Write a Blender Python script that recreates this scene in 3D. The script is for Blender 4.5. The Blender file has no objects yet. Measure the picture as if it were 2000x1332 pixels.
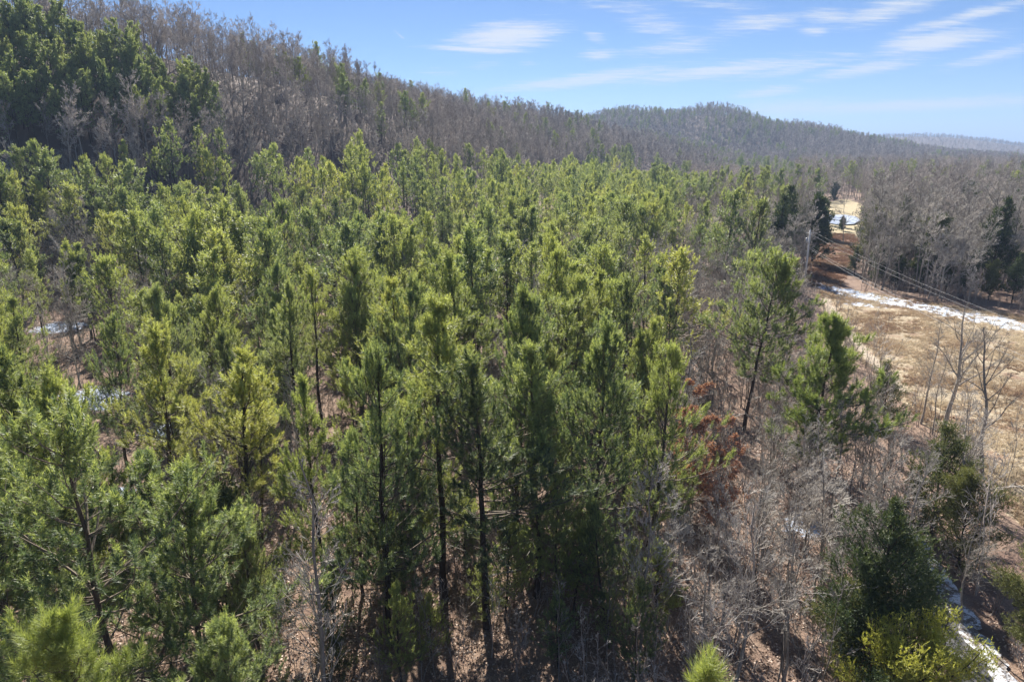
import bpy, math, random
import numpy as np
from math import radians, sin, cos, tan, pi
from mathutils import Vector

SC = bpy.context.scene
C = SC.collection
# ------------------------------------------------------------------ camera, light, sky
CAMZ, PITCH, FPX = 26.0, radians(15.5), 1351.0
cam_d = bpy.data.cameras.new('camera'); cam = bpy.data.objects.new('camera', cam_d); C.objects.link(cam)
cam.location = (0, 0, CAMZ); cam.rotation_euler = (pi/2 - PITCH, 0, 0)
cam_d.sensor_width = 36; cam_d.lens = 36*FPX/2000; cam_d.clip_start = 0.5; cam_d.clip_end = 60000
SC.camera = cam
SUN_AZ, SUN_EL = radians(-8), radians(37)
sd = bpy.data.lights.new('sun', 'SUN'); sun = bpy.data.objects.new('sun', sd); C.objects.link(sun)
sd.energy = 5.0; sd.angle = radians(0.5); sd.color = (1.0, 0.95, 0.87)
S = Vector((sin(SUN_AZ)*cos(SUN_EL), cos(SUN_AZ)*cos(SUN_EL), sin(SUN_EL)))
sun.rotation_euler = S.to_track_quat('Z', 'Y').to_euler(); sun.location = (0, 0, 200)
SC.view_settings.view_transform = 'Standard'; SC.view_settings.look = 'None'
SC.view_settings.gamma = 1; SC.view_settings.exposure = 1.25
SC.render.engine = 'CYCLES'
cy = SC.cycles
cy.max_bounces = 6; cy.diffuse_bounces = 3; cy.glossy_bounces = 2; cy.transmission_bounces = 3; cy.transparent_max_bounces = 4
cy.volume_bounces = 0
cy.caustics_reflective = False; cy.caustics_refractive = False
cy.use_denoising = True

def ray(px, py):
    a, b = (px-1000)/FPX, (666-py)/FPX
    return np.array([a, cos(PITCH)+b*sin(PITCH), -sin(PITCH)+b*cos(PITCH)])
def at(px, py, Y):
    d = ray(px, py); return np.array([0, 0, CAMZ]) + d*(Y/d[1])
def proj(x, y, z):
    dz = z-CAMZ
    dep = y*cos(PITCH)-dz*sin(PITCH); up = y*sin(PITCH)+dz*cos(PITCH)
    dep = np.maximum(dep, 0.01)
    return 1000+FPX*x/dep, 666-FPX*up/dep

class NT:
    """small node-tree helper"""
    def __init__(s, tree): s.t = tree; s.n = tree.nodes; s.l = tree.links; s.n.clear()
    def add(s, typ, ins=None, **kw):
        nd = s.n.new(typ)
        for k, v in kw.items(): setattr(nd, k, v)
        for k, v in (ins or {}).items():
            if hasattr(v, 'bl_idname') and hasattr(v, 'outputs'): v = v.outputs[0]
            if isinstance(v, bpy.types.NodeSocket): s.l.new(v, nd.inputs[k])
            else: nd.inputs[k].default_value = v
        return nd
    def m(s, op, a, b=None, c=None, clamp=False):
        ins = {0: a}
        if b is not None: ins[1] = b
        if c is not None: ins[2] = c
        return s.add('ShaderNodeMath', ins, operation=op, use_clamp=clamp).outputs[0]
    def ramp(s, fac, stops, interp='LINEAR'):
        nd = s.add('ShaderNodeValToRGB', {0: fac}); cr = nd.color_ramp; cr.interpolation = interp
        while len(cr.elements) < len(stops): cr.elements.new(0.5)
        for e, (p, col) in zip(cr.elements, stops):
            e.position = p; e.color = (*col, 1) if len(col) == 3 else col
        return nd.outputs[0]
    def mix(s, f, a, b, blend='MIX'):
        nd = s.n.new('ShaderNodeMix'); nd.data_type = 'RGBA'; nd.blend_type = blend
        for k, v in ((0, f), (6, a), (7, b)):
            if isinstance(v, bpy.types.NodeSocket): s.l.new(v, nd.inputs[k])
            else: nd.inputs[k].default_value = v if not isinstance(v, tuple) or len(v) == 4 else (*v, 1)
        return nd.outputs[2]
    def noise(s, vec, scale, detail=4, rough=.55, **kw):
        nd = s.add('ShaderNodeTexNoise', {'Scale': scale, 'Detail': detail, 'Roughness': rough}, **kw)
        if vec is not None: s.l.new(vec, nd.inputs['Vector'])
        return nd.outputs[0]
    def smooth(s, v, a, b, lo=0.0, hi=1.0):
        return s.add('ShaderNodeMapRange', {0: v, 1: a, 2: b, 3: lo, 4: hi}, interpolation_type='SMOOTHSTEP').outputs[0]

# ---- world: physical sky with high thin cirrus mapped on a flat layer overhead
world = bpy.data.worlds.new('World'); SC.world = world; world.use_nodes = True
w = NT(world.node_tree)
sky = w.add('ShaderNodeTexSky', sky_type='NISHITA', sun_disc=False, sun_elevation=SUN_EL, sun_rotation=SUN_AZ,
            altitude=1200, air_density=0.6, dust_density=0.12, ozone_density=4.2)
tc = w.add('ShaderNodeTexCoord'); sep = w.add('ShaderNodeSeparateXYZ', {0: tc.outputs['Generated']})
zc = w.m('MAXIMUM', sep.outputs[2], 0.001)
az = w.m('MULTIPLY', w.m('ARCTAN2', sep.outputs[0], sep.outputs[1]), 180/pi)
el = w.m('MULTIPLY', w.m('ARCSINE', sep.outputs[2]), 180/pi)
zz = w.m('ADD', zc, 0.05)
plane = w.add('ShaderNodeCombineXYZ', {0: w.m('DIVIDE', sep.outputs[0], zz), 1: w.m('DIVIDE', sep.outputs[1], zz)}).outputs[0]
# stretched streak noise, drawn out along the wind (roughly left-right)
mp = w.add('ShaderNodeMapping', {0: plane, 2: (0, 0, radians(12)), 3: (0.55, 2.2, 1)}).outputs[0]
fine = w.noise(mp, 3.2, 10, .68, noise_dimensions='2D')
mp2 = w.add('ShaderNodeMapping', {0: plane, 2: (0, 0, radians(-20)), 3: (1.5, 4.5, 1), 1: (3, 7, 0)}).outputs[0]
fine2 = w.noise(mp2, 4.0, 9, .7, noise_dimensions='2D')
streak = w.m('ADD', w.m('MULTIPLY', fine, .55), w.m('MULTIPLY', fine2, .45))
def angles(px, py):
    d = ray(px, py); d = d/np.linalg.norm(d)
    return math.degrees(math.atan2(d[0], d[1])), math.degrees(math.asin(d[2]))
# cirrus patches: (px, py, half width, half height, tilt, strength)
PATCH = [(985, 72, 105, 26, -7, 1.25), (925, 97, 105, 6, 2, 1.1), (1170, 108, 40, 12, 0, .8), (1162, 74, 24, 10, 15, .8), (948, 129, 42, 9, -6, .7),
         (1130, 158, 195, 13, -6, .95), (1400, 140, 260, 13, -4, .85), (1030, 124, 22, 7, 0, .6), (1820, 82, 100, 16, -4, 1.15), (1760, 208, 330, 11, -1, .95), (1560, 213, 160, 17, 0, .75),
         (1480, 47, 90, 16, -5, .8), (1620, 35, 70, 15, 6, .7), (1730, 22, 100, 20, -12, .85), (1900, 30, 150, 12, -12, .75), (1590, 62, 30, 8, 5, .8),
         (1500, 180, 65, 9, -5, .8), (1550, 135, 120, 10, -7, .7), (1690, 135, 110, 12, -8, .8), (1930, 112, 90, 12, -12, .7), (1310, 95, 100, 16, -4, .65), (860, 142, 55, 9, 0, .6), (1260, 40, 100, 26, 20, .55), (780, 69, 12, 3, 35, .9), (1150, 5, 160, 14, 5, .55), (1400, 10, 120, 12, 10, .5)]
acc = None
for (px, py, hw, hh, ti, st) in PATCH:
    a0, e0 = angles(px, py); a1, _ = angles(px+hw, py); _, e1 = angles(px, py-hh)
    sx, sy, t = abs(a1-a0), abs(e1-e0), radians(-ti)
    dx = w.m('SUBTRACT', az, a0); dy = w.m('SUBTRACT', el, e0)
    u = w.m('DIVIDE', w.m('ADD', w.m('MULTIPLY', dx, cos(t)), w.m('MULTIPLY', dy, sin(t))), sx*1.25)
    v = w.m('DIVIDE', w.m('SUBTRACT', w.m('MULTIPLY', dy, cos(t)), w.m('MULTIPLY', dx, sin(t))), sy*1.35)
    r = w.m('ADD', w.m('MULTIPLY', u, u), w.m('MULTIPLY', v, v))
    g = w.m('MULTIPLY', w.m('EXPONENT', w.m('MULTIPLY', r, -1.1)), st)
    acc = g if acc is None else w.m('MAXIMUM', acc, g)
base = w.smooth(az, -4, 14, 0.0, 0.18)
acc = w.m('ADD', acc, base)
thr = w.m('SUBTRACT', w.m('ADD', w.m('MULTIPLY', acc, .66), w.m('MULTIPLY', streak, 1.5)), 0.93)
cov = w.m('MULTIPLY', w.smooth(thr, 0.04, 0.66), w.smooth(acc, .05, .55))
cov = w.m('MULTIPLY', cov, 0.95, clamp=True)
skyc = w.add('ShaderNodeHueSaturation', {'Saturation': 1.12, 'Value': 1.0, 'Color': sky.outputs[0]}).outputs[0]
cl = w.mix(cov, skyc, (6.8, 7.0, 7.3))
bg = w.add('ShaderNodeBackground', {0: cl, 1: 0.05})
w.add('ShaderNodeOutputWorld', {0: bg})

# ------------------------------------------------------------------ mesh helpers
def tag(o, label=None, cat=None, group=None, kind=None):
    if label: o['label'] = label
    if cat: o['category'] = cat
    if group: o['group'] = group
    if kind: o['kind'] = kind
    return o
def build_mesh(name, parts, extra=None):
    """parts: list of (V, F(tris), material, tint per face or scalar)"""
    V = np.concatenate([p[0] for p in parts]); off = 0; Fs = []; mi = []; tn = []; mats = []
    for p in parts:
        if p[2] not in mats: mats.append(p[2])
        Fs.append(p[1]+off); off += len(p[0]); mi.append(np.full(len(p[1]), mats.index(p[2]), np.int32))
        tn.append(np.broadcast_to(np.asarray(p[3], np.float32), (len(p[1]),)))
    F = np.concatenate(Fs).astype(np.int32); mi = np.concatenate(mi); tn = np.concatenate(tn).astype(np.float32)
    if extra is not None: V = np.concatenate([V, extra])
    me = bpy.data.meshes.new(name)
    me.vertices.add(len(V)); me.vertices.foreach_set('co', V.astype(np.float32).ravel())
    me.loops.add(F.size); me.loops.foreach_set('vertex_index', F.ravel())
    me.polygons.add(len(F)); me.polygons.foreach_set('loop_start', np.arange(len(F), dtype=np.int32)*3)
    for m_ in mats: me.materials.append(m_)
    me.polygons.foreach_set('material_index', mi)
    a = me.attributes.new('tint', 'FLOAT', 'FACE'); a.data.foreach_set('value', tn)
    me.update(calc_edges=True)
    return me
def unit(v): return v/np.maximum(np.linalg.norm(v, axis=-1, keepdims=True), 1e-9)
def frame(d):
    ref = np.where(np.abs(d[..., 2:3]) > .9, np.array([1., 0, 0]), np.array([0, 0, 1.]))
    a = unit(np.cross(d, ref)); b = np.cross(d, a); return a, b
def tubes(P, R, sides):
    """P[n,k,3], R[n,k] -> verts, tris"""
    n, k = R.shape
    T = np.empty_like(P); T[:, 1:-1] = P[:, 2:]-P[:, :-2]; T[:, 0] = P[:, 1]-P[:, 0]; T[:, -1] = P[:, -1]-P[:, -2]
    T = unit(T); A, B = frame(T[:, :1].repeat(k, 1)*1.0)
    A = unit(A - T*np.sum(A*T, -1, keepdims=True)); B = np.cross(T, A)
    an = np.arange(sides)*2*pi/sides
    V = P[:, :, None]+R[:, :, None, None]*(A[:, :, None]*np.cos(an)[:, None]+B[:, :, None]*np.sin(an)[:, None])
    idx = np.arange(n*k*sides).reshape(n, k, sides)
    a = idx[:, :-1]; b = np.roll(a, -1, 2); c = idx[:, 1:]; d = np.roll(c, -1, 2)
    F = np.concatenate([np.stack([a, b, d], -1).reshape(-1, 3), np.stack([a, d, c], -1).reshape(-1, 3)])
    return V.reshape(-1, 3), F
def grow(rng, P, R, nch, t0, t1, ang, angsd, lens, k, up=0.0, wob=.1, rf=.5, tip=.25):
    """children on parent curves. lens: f(t)->length multiplier array"""
    n, kp = R.shape
    pi_ = np.repeat(np.arange(n), nch); m = len(pi_)
    t = rng.uniform(t0, t1, m) if nch > 2 else rng.uniform(t0, t1, m)
    ft = t*(kp-1); i = np.minimum(ft.astype(int), kp-2); f = (ft-i)[:, None]
    p0 = P[pi_, i]*(1-f)+P[pi_, i+1]*f; r0 = R[pi_, i]*(1-f[:, 0])+R[pi_, i+1]*f[:, 0]
    d = unit(P[pi_, i+1]-P[pi_, i]); A, B = frame(d)
    ph = rng.uniform(0, 2*pi, m); th = np.radians(rng.normal(ang, angsd, m))
    nd = d*np.cos(th)[:, None]+(A*np.cos(ph)[:, None]+B*np.sin(ph)[:, None])*np.sin(th)[:, None]
    nd = unit(nd+np.array([0, 0, up])*rng.uniform(.5, 1.2, m)[:, None])
    L = lens(t, p0, pi_)*rng.uniform(.65, 1.25, m)
    Q = np.empty((m, k, 3)); Q[:, 0] = p0; cur = nd
    for j in range(1, k):
        cur = unit(cur+rng.normal(0, wob, (m, 3))+np.array([0, 0, up*.35]))
        Q[:, j] = Q[:, j-1]+cur*(L/(k-1))[:, None]
    rr = np.maximum(r0*rf, 1e-3); RR = rr[:, None]*np.linspace(1, tip, k)[None]
    return Q, RR, t
def needles(rng, P, D, la, nl, nw, n, a0=70, a1=22, tint=None, droop=0):
    """bottle-brush shoots: P[m,3] base, D[m,3] axis"""
    m = len(P); t = rng.uniform(0, 1, (m, n)); A, B = frame(D)
    ph = rng.uniform(0, 2*pi, (m, n)); th = np.radians(a0+(a1-a0)*t+rng.normal(0, 9, (m, n)))
    la = np.broadcast_to(np.asarray(la, float), (m,))
    rad = A[:, None]*np.cos(ph)[..., None]+B[:, None]*np.sin(ph)[..., None]
    dr = D[:, None]*np.cos(th)[..., None]+rad*np.sin(th)[..., None]
    b = P[:, None]+D[:, None]*(t*la[:, None])[..., None]
    sc = (la/np.mean(la))[:, None]
    tip = b+dr*(nl*sc*rng.uniform(.75, 1.15, (m, n)))[..., None]; tip[..., 2] -= droop
    side = unit(np.cross(dr, rad+rng.normal(0, .4, (m, n, 3))))*nw/2
    V = np.stack([b-side, b+side, tip], 2).reshape(-1, 3); F = np.arange(m*n*3).reshape(-1, 3)
    tt = np.repeat(tint if tint is not None else rng.uniform(0, 1, m), n)
    tt = np.clip(tt+rng.normal(0, .08, m*n), 0, 1)
    return V, F, tt

# ------------------------------------------------------------------ materials
def new_mat(name):
    m_ = bpy.data.materials.new(name); m_.use_nodes = True; return m_, NT(m_.node_tree)
def leaf_mat(name, ramp, tipc, oldc, trans=.35, rough=.5, spec=.45, bright=2.05):
    m_, t = new_mat(name)
    oi = t.add('ShaderNodeObjectInfo'); at_ = t.add('ShaderNodeAttribute', attribute_name='tint', attribute_type='GEOMETRY')
    col = t.ramp(oi.outputs['Random'], ramp)
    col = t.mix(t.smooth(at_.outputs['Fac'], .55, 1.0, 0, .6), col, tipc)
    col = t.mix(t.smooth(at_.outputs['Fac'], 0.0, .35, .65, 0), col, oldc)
    hsv = t.add('ShaderNodeHueSaturation', {'Color': col, 'Value': bright, 'Saturation': .9})
    p = t.add('ShaderNodeBsdfPrincipled', {'Base Color': hsv, 'Roughness': rough, 'Specular IOR Level': spec})
    tl = t.add('ShaderNodeBsdfTranslucent', {0: t.mix(1.0, hsv.outputs[0], (1.3, 1.28, .75), 'MULTIPLY')})
    t.add('ShaderNodeOutputMaterial', {0: t.add('ShaderNodeMixShader', {0: trans, 1: p, 2: tl})})
    return m_
def bark_mat(name, ramp, scale=3.0, rough=.85, rand=.35):
    m_, t = new_mat(name)
    tc = t.add('ShaderNodeTexCoord'); mp = t.add('ShaderNodeMapping', {0: tc.outputs['Object'], 3: (1, 1, .22)})
    n = t.noise(mp.outputs[0], scale*4, 5, .65); oi = t.add('ShaderNodeObjectInfo')
    col = t.ramp(n, ramp)
    v = t.m('ADD', t.m('MULTIPLY', oi.outputs['Random'], rand*2), 1-rand)
    hsv = t.add('ShaderNodeHueSaturation', {'Color': col, 'Value': v})
    b = t.add('ShaderNodeBump', {'Height': n, 'Strength': .6, 'Distance': .03})
    p = t.add('ShaderNodeBsdfPrincipled', {'Base Color': hsv, 'Roughness': rough, 'Normal': b, 'Specular IOR Level': .25})
    t.add('ShaderNodeOutputMaterial', {0: p}); return m_
def plain(name, col, rough=.6, metal=0, nscale=6, var=.25, spec=.4):
    m_, t = new_mat(name); tc = t.add('ShaderNodeTexCoord')
    n = t.noise(tc.outputs['Object'], nscale, 5)
    c = t.mix(n, tuple(x*(1-var) for x in col), tuple(min(1, x*(1+var)) for x in col))
    p = t.add('ShaderNodeBsdfPrincipled', {'Base Color': c, 'Roughness': rough, 'Metallic': metal, 'Specular IOR Level': spec})
    t.add('ShaderNodeOutputMaterial', {0: p}); return m_
M = {}
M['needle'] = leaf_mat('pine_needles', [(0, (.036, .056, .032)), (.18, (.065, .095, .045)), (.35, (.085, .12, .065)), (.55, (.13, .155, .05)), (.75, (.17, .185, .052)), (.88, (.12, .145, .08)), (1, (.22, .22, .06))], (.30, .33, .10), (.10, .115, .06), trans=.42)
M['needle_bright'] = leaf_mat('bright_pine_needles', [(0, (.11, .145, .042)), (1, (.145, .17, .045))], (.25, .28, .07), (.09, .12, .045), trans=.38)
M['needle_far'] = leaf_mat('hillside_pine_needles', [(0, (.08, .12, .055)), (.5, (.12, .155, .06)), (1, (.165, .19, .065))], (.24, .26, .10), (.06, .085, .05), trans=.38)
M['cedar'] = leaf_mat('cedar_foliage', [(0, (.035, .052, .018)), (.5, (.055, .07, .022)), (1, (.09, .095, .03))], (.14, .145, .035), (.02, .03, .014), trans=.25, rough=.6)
M['cedar_dark'] = leaf_mat('dark_cedar_foliage', [(0, (.02, .038, .016)), (1, (.032, .05, .018))], (.09, .11, .02), (.012, .022, .01), trans=.18, rough=.6)
M['olive'] = leaf_mat('yellow_green_foliage', [(0, (.16, .18, .03)), (1, (.20, .205, .032))], (.34, .33, .045), (.08, .11, .02), trans=.4)
M['red_leaf'] = leaf_mat('dry_oak_leaves', [(0, (.20, .09, .065)), (1, (.24, .12, .085))], (.32, .17, .12), (.14, .07, .05), trans=.35, rough=.7)
M['pine_bark'] = bark_mat('pine_bark', [(.3, (.028, .021, .017)), (.7, (.10, .075, .058))])
M['pine_limb'] = bark_mat('pine_limb_bark', [(.3, (.10, .08, .06)), (.7, (.22, .18, .14))])
M['bark'] = bark_mat('grey_bark', [(.3, (.17, .15, .13)), (.7, (.42, .385, .34))])
M['twig'] = bark_mat('pale_twigs', [(.3, (.36, .32, .28)), (.7, (.60, .56, .50))])
M['far_bark'] = bark_mat('hillside_bark', [(.3, (.18, .155, .14)), (.7, (.40, .355, .32))])
M['far_twig'] = bark_mat('hillside_twigs', [(.3, (.34, .295, .26)), (.7, (.58, .52, .46))])
M['brush_bark'] = bark_mat('brush_stems', [(.3, (.19, .16, .14)), (.7, (.44, .39, .35))])

# ------------------------------------------------------------------ tree generators -> (trunk parts, crown parts)
def trunk_curve(rng, H, r, k=10, lean=.02, wob=.012):
    z = np.linspace(0, H, k); P = np.zeros((1, k, 3)); P[0, :, 2] = z
    off = np.cumsum(rng.normal(0, wob, (k, 2)), 0)*H*.35; off -= off[0]
    P[0, :, :2] = off+np.outer(z, rng.normal(0, lean, 2)); P[0, 0, 2] = -.4
    R = r*(np.linspace(1, .12, k)**.85)[None]; R[0, 0] *= 1.25
    return P, R
def pine(seed, H=16., R=2.3, cb=.33, whorl=.58, nb=3.6, ns=9, nn=34, nl=.175, nw=.027, la=.46, sides=7, shoot=1.1, mat='needle', full=.62, limbs=True, spread=1.):
    rng = np.random.default_rng(seed)
    P, Rr = trunk_curve(rng, H, .0085*H+.02)
    zb = cb*H; zs = []
    z = zb
    while z < H*.985:
        c = max(2, rng.poisson(nb)); zs += [z+rng.normal(0, .1) for _ in range(c)]; z += whorl*(1-.45*(z-zb)/(H-zb))*rng.uniform(.8, 1.2)
    zs = np.clip(np.array(zs), zb*.95, H*.99); u = (zs-zb)/(H-zb); m = len(zs)
    L = R*np.clip(((1-u)*1.22), .07, 1)**full*(.45+.55*np.clip(u/.16, 0, 1))*rng.uniform(.45, 1.25, m)
    # uneven outline: lobes that swell or thin the crown on some sides
    ph = rng.uniform(0, 2*pi, m); lob = rng.uniform(0, 2*pi, 3)
    L *= 1+.30*np.sin(ph*2+lob[0]+zs*.9)+.25*np.sin(ph+lob[1]-zs*.6)
    el = np.radians(8+48*np.clip(u, 0, 1)**1.1+rng.normal(0, 9, m))
    kk = 5; ft = zs/H*(P.shape[1]-1); i = np.minimum(ft.astype(int), P.shape[1]-2); f = (ft-i)[:, None]
    p0 = P[0, i]*(1-f)+P[0, i+1]*f
    Q = np.empty((m, kk, 3)); Q[:, 0] = p0
    for j in range(1, kk):
        e = el+np.radians(9)*(j-1)+rng.normal(0, .09, m); ph = ph+rng.normal(0, .1, m)
        Q[:, j] = Q[:, j-1]+np.stack([np.cos(e)*np.cos(ph), np.cos(e)*np.sin(ph), np.sin(e)], -1)*(L/(kk-1))[:, None]
    RB = (.012+.010*L)[:, None]*np.linspace(1, .3, kk)[None]
    # shoots: children of limbs; number grows with limb length
    up = np.array([0, 0, 1.])
    reps = np.maximum(1, np.round(ns*np.clip(L/R, .12, 1.1)**.8*spread).astype(int)); idx = np.repeat(np.arange(m), reps); ms = len(idx)
    t = 1-rng.uniform(0, 1, ms)**1.35*.78
    ft = t*(kk-1); i = np.minimum(ft.astype(int), kk-2); f = (ft-i)[:, None]
    b0 = Q[idx, i]*(1-f)+Q[idx, i+1]*f; d = unit(Q[idx, i+1]-Q[idx, i]); A, B = frame(d)
    sp = rng.uniform(0, 2*pi, ms); side = A*np.cos(sp)[:, None]+B*np.sin(sp)[:, None]*.7
    bl = (.18+.26*rng.uniform(0, 1, ms))*np.clip(L[idx], .3, 2.4)**.8*(1.1-.55*t)*shoot
    b1 = b0+unit(d*.8+side*1.0+up*.15)*bl[:, None]
    SB = np.stack([b0, (b0+b1)/2+np.array([0, 0, -.03]), b1], 1)
    SD = []; SP = []; st = []
    nper = 3
    for q in range(nper):
        dd = unit((b1-b0)+rng.normal(0, .14, (ms, 3))*1+up*(.28+.35*u[idx])[:, None]*bl[:, None]*2+side*rng.normal(0, .3, (ms, 1))*bl[:, None])
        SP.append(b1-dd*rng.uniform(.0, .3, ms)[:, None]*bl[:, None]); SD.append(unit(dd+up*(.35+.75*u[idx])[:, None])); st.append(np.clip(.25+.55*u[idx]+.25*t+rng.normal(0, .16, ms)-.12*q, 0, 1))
    # leader and limb tips: upright candles
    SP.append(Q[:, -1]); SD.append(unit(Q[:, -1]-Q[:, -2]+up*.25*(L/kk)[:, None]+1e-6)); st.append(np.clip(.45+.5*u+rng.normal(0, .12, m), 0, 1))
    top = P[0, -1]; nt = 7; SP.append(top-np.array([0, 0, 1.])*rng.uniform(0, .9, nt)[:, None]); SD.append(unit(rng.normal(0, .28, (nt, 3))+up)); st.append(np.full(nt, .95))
    SP = np.concatenate(SP); SD = np.concatenate(SD); st = np.concatenate(st)
    keep = rng.uniform(0, 1, len(SP)) < .97
    st = np.clip(st+rng.normal(0, .2, len(st)), 0, 1)
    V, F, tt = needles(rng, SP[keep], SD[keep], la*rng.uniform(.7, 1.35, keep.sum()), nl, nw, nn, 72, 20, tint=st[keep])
    tp = [tubes(P, Rr, sides)+(M['pine_bark'], 0.)]
    if limbs:
        tp.append(tubes(Q, RB, 3)+(M['pine_limb'], 0.))
        # dead lower limbs
        nd_ = int(12 if nn > 12 else 3); zz = rng.uniform(zb*.45, zb*1.05, nd_); a = rng.uniform(0, 2*pi, nd_); l = rng.uniform(.4, 1.5, nd_)
        ft = zz/H*(P.shape[1]-1); i = np.minimum(ft.astype(int), P.shape[1]-2); f = (ft-i)[:, None]; b = P[0, i]*(1-f)+P[0, i+1]*f
        e = b+np.stack([np.cos(a), np.sin(a), rng.uniform(-.25, .3, nd_)], -1)*l[:, None]
        tp.append(tubes(np.stack([b, (b+e)/2, e], 1), np.full((nd_, 3), .016)*np.array([1, .8, .4]), 3)+(M['twig'], 0.))
    if nn > 12: tp.append(tubes(SB, np.full((ms, 3), .008), 3)+(M['pine_limb'], 0.))
    return tp, [(V, F, M[mat], tt)]

def bare(seed, H=14., r=.14, limbs=16, l2=5, l3=4, l4=0, t0=.3, ang=42, up=.12, spread=.38, sides=6, tw=.006, mats=('bark', 'twig'), stems=1, wob=.10, leaves=0, lean=.03, conic=False, lf=.5):
    rng = np.random.default_rng(seed); T = []; Cr = []
    for s in range(stems):
        h = H*(1 if s == 0 else rng.uniform(.6, .95)); P, Rr = trunk_curve(rng, h, r*(1 if s == 0 else .75), 9, lean if s == 0 else lean+.12, .03)
        if s: P[0, :, :2] += rng.normal(0, .25, 2)
        T.append(tubes(P, Rr, sides)+(M[mats[0]], 0.))
        prof = (lambda t, p, i: spread*h*np.clip(1.12-t, .12, 1)) if conic else (lambda t, p, i: spread*h*np.clip(1.25-t, .2, 1)*(.6+.6*t))
        Q, RQ, t = grow(rng, P, Rr, max(3, int(limbs*h/H)), t0, .98, ang, 10, prof, 6, up, wob, lf, .3)
        RQ = np.maximum(RQ, tw*1.3); T.append(tubes(Q, RQ, max(3, sides-2))+(M[mats[0]], 0.))
        LQ = np.linalg.norm(Q[:, -1]-Q[:, 0], axis=1)
        Q2, R2, t2 = grow(rng, Q, RQ, l2, .25, 1., 38, 12, lambda t, p, i: .5*LQ[i]*np.clip(1.2-t, .3, 1), 4, up*.9, wob*1.1, .55, .4)
        R2 = np.maximum(R2, tw); Cr.append(tubes(Q2, R2, 3)+(M[mats[1]], 0.))
        L2 = np.linalg.norm(Q2[:, -1]-Q2[:, 0], axis=1)
        if l3:
            Q3, R3, t3 = grow(rng, Q2, R2, l3, .2, 1., 36, 12, lambda t, p, i: .62*L2[i]*np.clip(1.2-t, .4, 1), 3, up*.8, wob*1.2, .6, .4)
            R3 = np.maximum(R3, tw*.8); Cr.append(tubes(Q3, R3, 3)+(M[mats[1]], 0.)); last = Q3
            if l4:
                L3 = np.linalg.norm(Q3[:, -1]-Q3[:, 0], axis=1)
                Q4, R4, t4 = grow(rng, Q3, R3, l4, .2, 1., 34, 12, lambda t, p, i: .7*L3[i], 3, up*.6, wob, .7, .5)
                R4 = np.maximum(R4, tw*.7); Cr.append(tubes(Q4, R4, 3)+(M[mats[1]], 0.)); last = Q4
        else: last = Q2
        if leaves:
            n = len(last); idx = rng.integers(0, n, leaves); f = rng.uniform(0, 1, (leaves, 1)); p = last[idx, 0]*(1-f)+last[idx, -1]*f
            p = p+rng.normal(0, .05, p.shape)
            V, F, tt = needles(rng, p, unit(rng.normal(0, 1, (leaves, 3))), .05, .09, .065, 2); Cr.append((V, F, M['red_leaf'], tt))
    return T, Cr

def cedar(seed, H=9., R=2.4, nsh=2600, nn=12, nl=.11, nw=.03, la=.2, mat='cedar', full=.7, base=.04, peak=.22, ragged=.25):
    rng = np.random.default_rng(seed); P, Rr = trunk_curve(rng, H, .013*H, 8, .02, .012)
    nb = int(H*9); zs = rng.uniform(base*H, H*.97, nb); u = zs/H; ph = rng.uniform(0, 2*pi, nb); lob = rng.uniform(0, 6.3, 4)
    prof = np.clip(np.where(u < peak, .55+.45*u/peak, ((1-u)/(1-peak))**full), .05, 1)
    L = R*prof*(1+ragged*np.sin(ph*2+lob[0]+u*9)+ragged*.8*np.sin(ph*3+lob[1]-u*14))*rng.uniform(.72, 1.12, nb)
    el = np.radians(18+42*u+rng.normal(0, 9, nb)); kk = 4
    ft = u*(P.shape[1]-1); i = np.minimum(ft.astype(int), P.shape[1]-2); f = (ft-i)[:, None]; Q = np.empty((nb, kk, 3)); Q[:, 0] = P[0, i]*(1-f)+P[0, i+1]*f
    for j in range(1, kk):
        e = el+np.radians(8)*(j-1); ph2 = ph+rng.normal(0, .12, nb)
        Q[:, j] = Q[:, j-1]+np.stack([np.cos(e)*np.cos(ph2), np.cos(e)*np.sin(ph2), np.sin(e)], -1)*(L/3)[:, None]
    prob = L/L.sum(); idx = rng.choice(nb, nsh, p=prob); t = 1-rng.uniform(0, 1, nsh)**1.6*.75
    ft = t*(kk-1); i = np.minimum(ft.astype(int), kk-2); f = (ft-i)[:, None]; b = Q[idx, i]*(1-f)+Q[idx, i+1]*f; d = unit(Q[idx, i+1]-Q[idx, i])
    b = b+rng.normal(0, .13, (nsh, 3))*np.clip(L[idx], .4, 2.2)[:, None]*np.array([1, 1, .6])
    sd_ = unit(d*.7+rng.normal(0, .55, (nsh, 3))+np.array([0, 0, .35]))
    V, F, tt = needles(rng, b, sd_, la*rng.uniform(.6, 1.5, nsh), nl, nw, nn, 60, 12, np.clip(.2+.55*t*rng.uniform(.4, 1.3, nsh)+.2*(u[idx]), 0, 1))
    return [tubes(P, Rr, 6)+(M['pine_bark'], 0.), tubes(Q, (.02+.008*L)[:, None]*np.linspace(1, .3, kk)[None], 3)+(M['pine_bark'], 0.)], [(V, F, M[mat], tt)]

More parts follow.
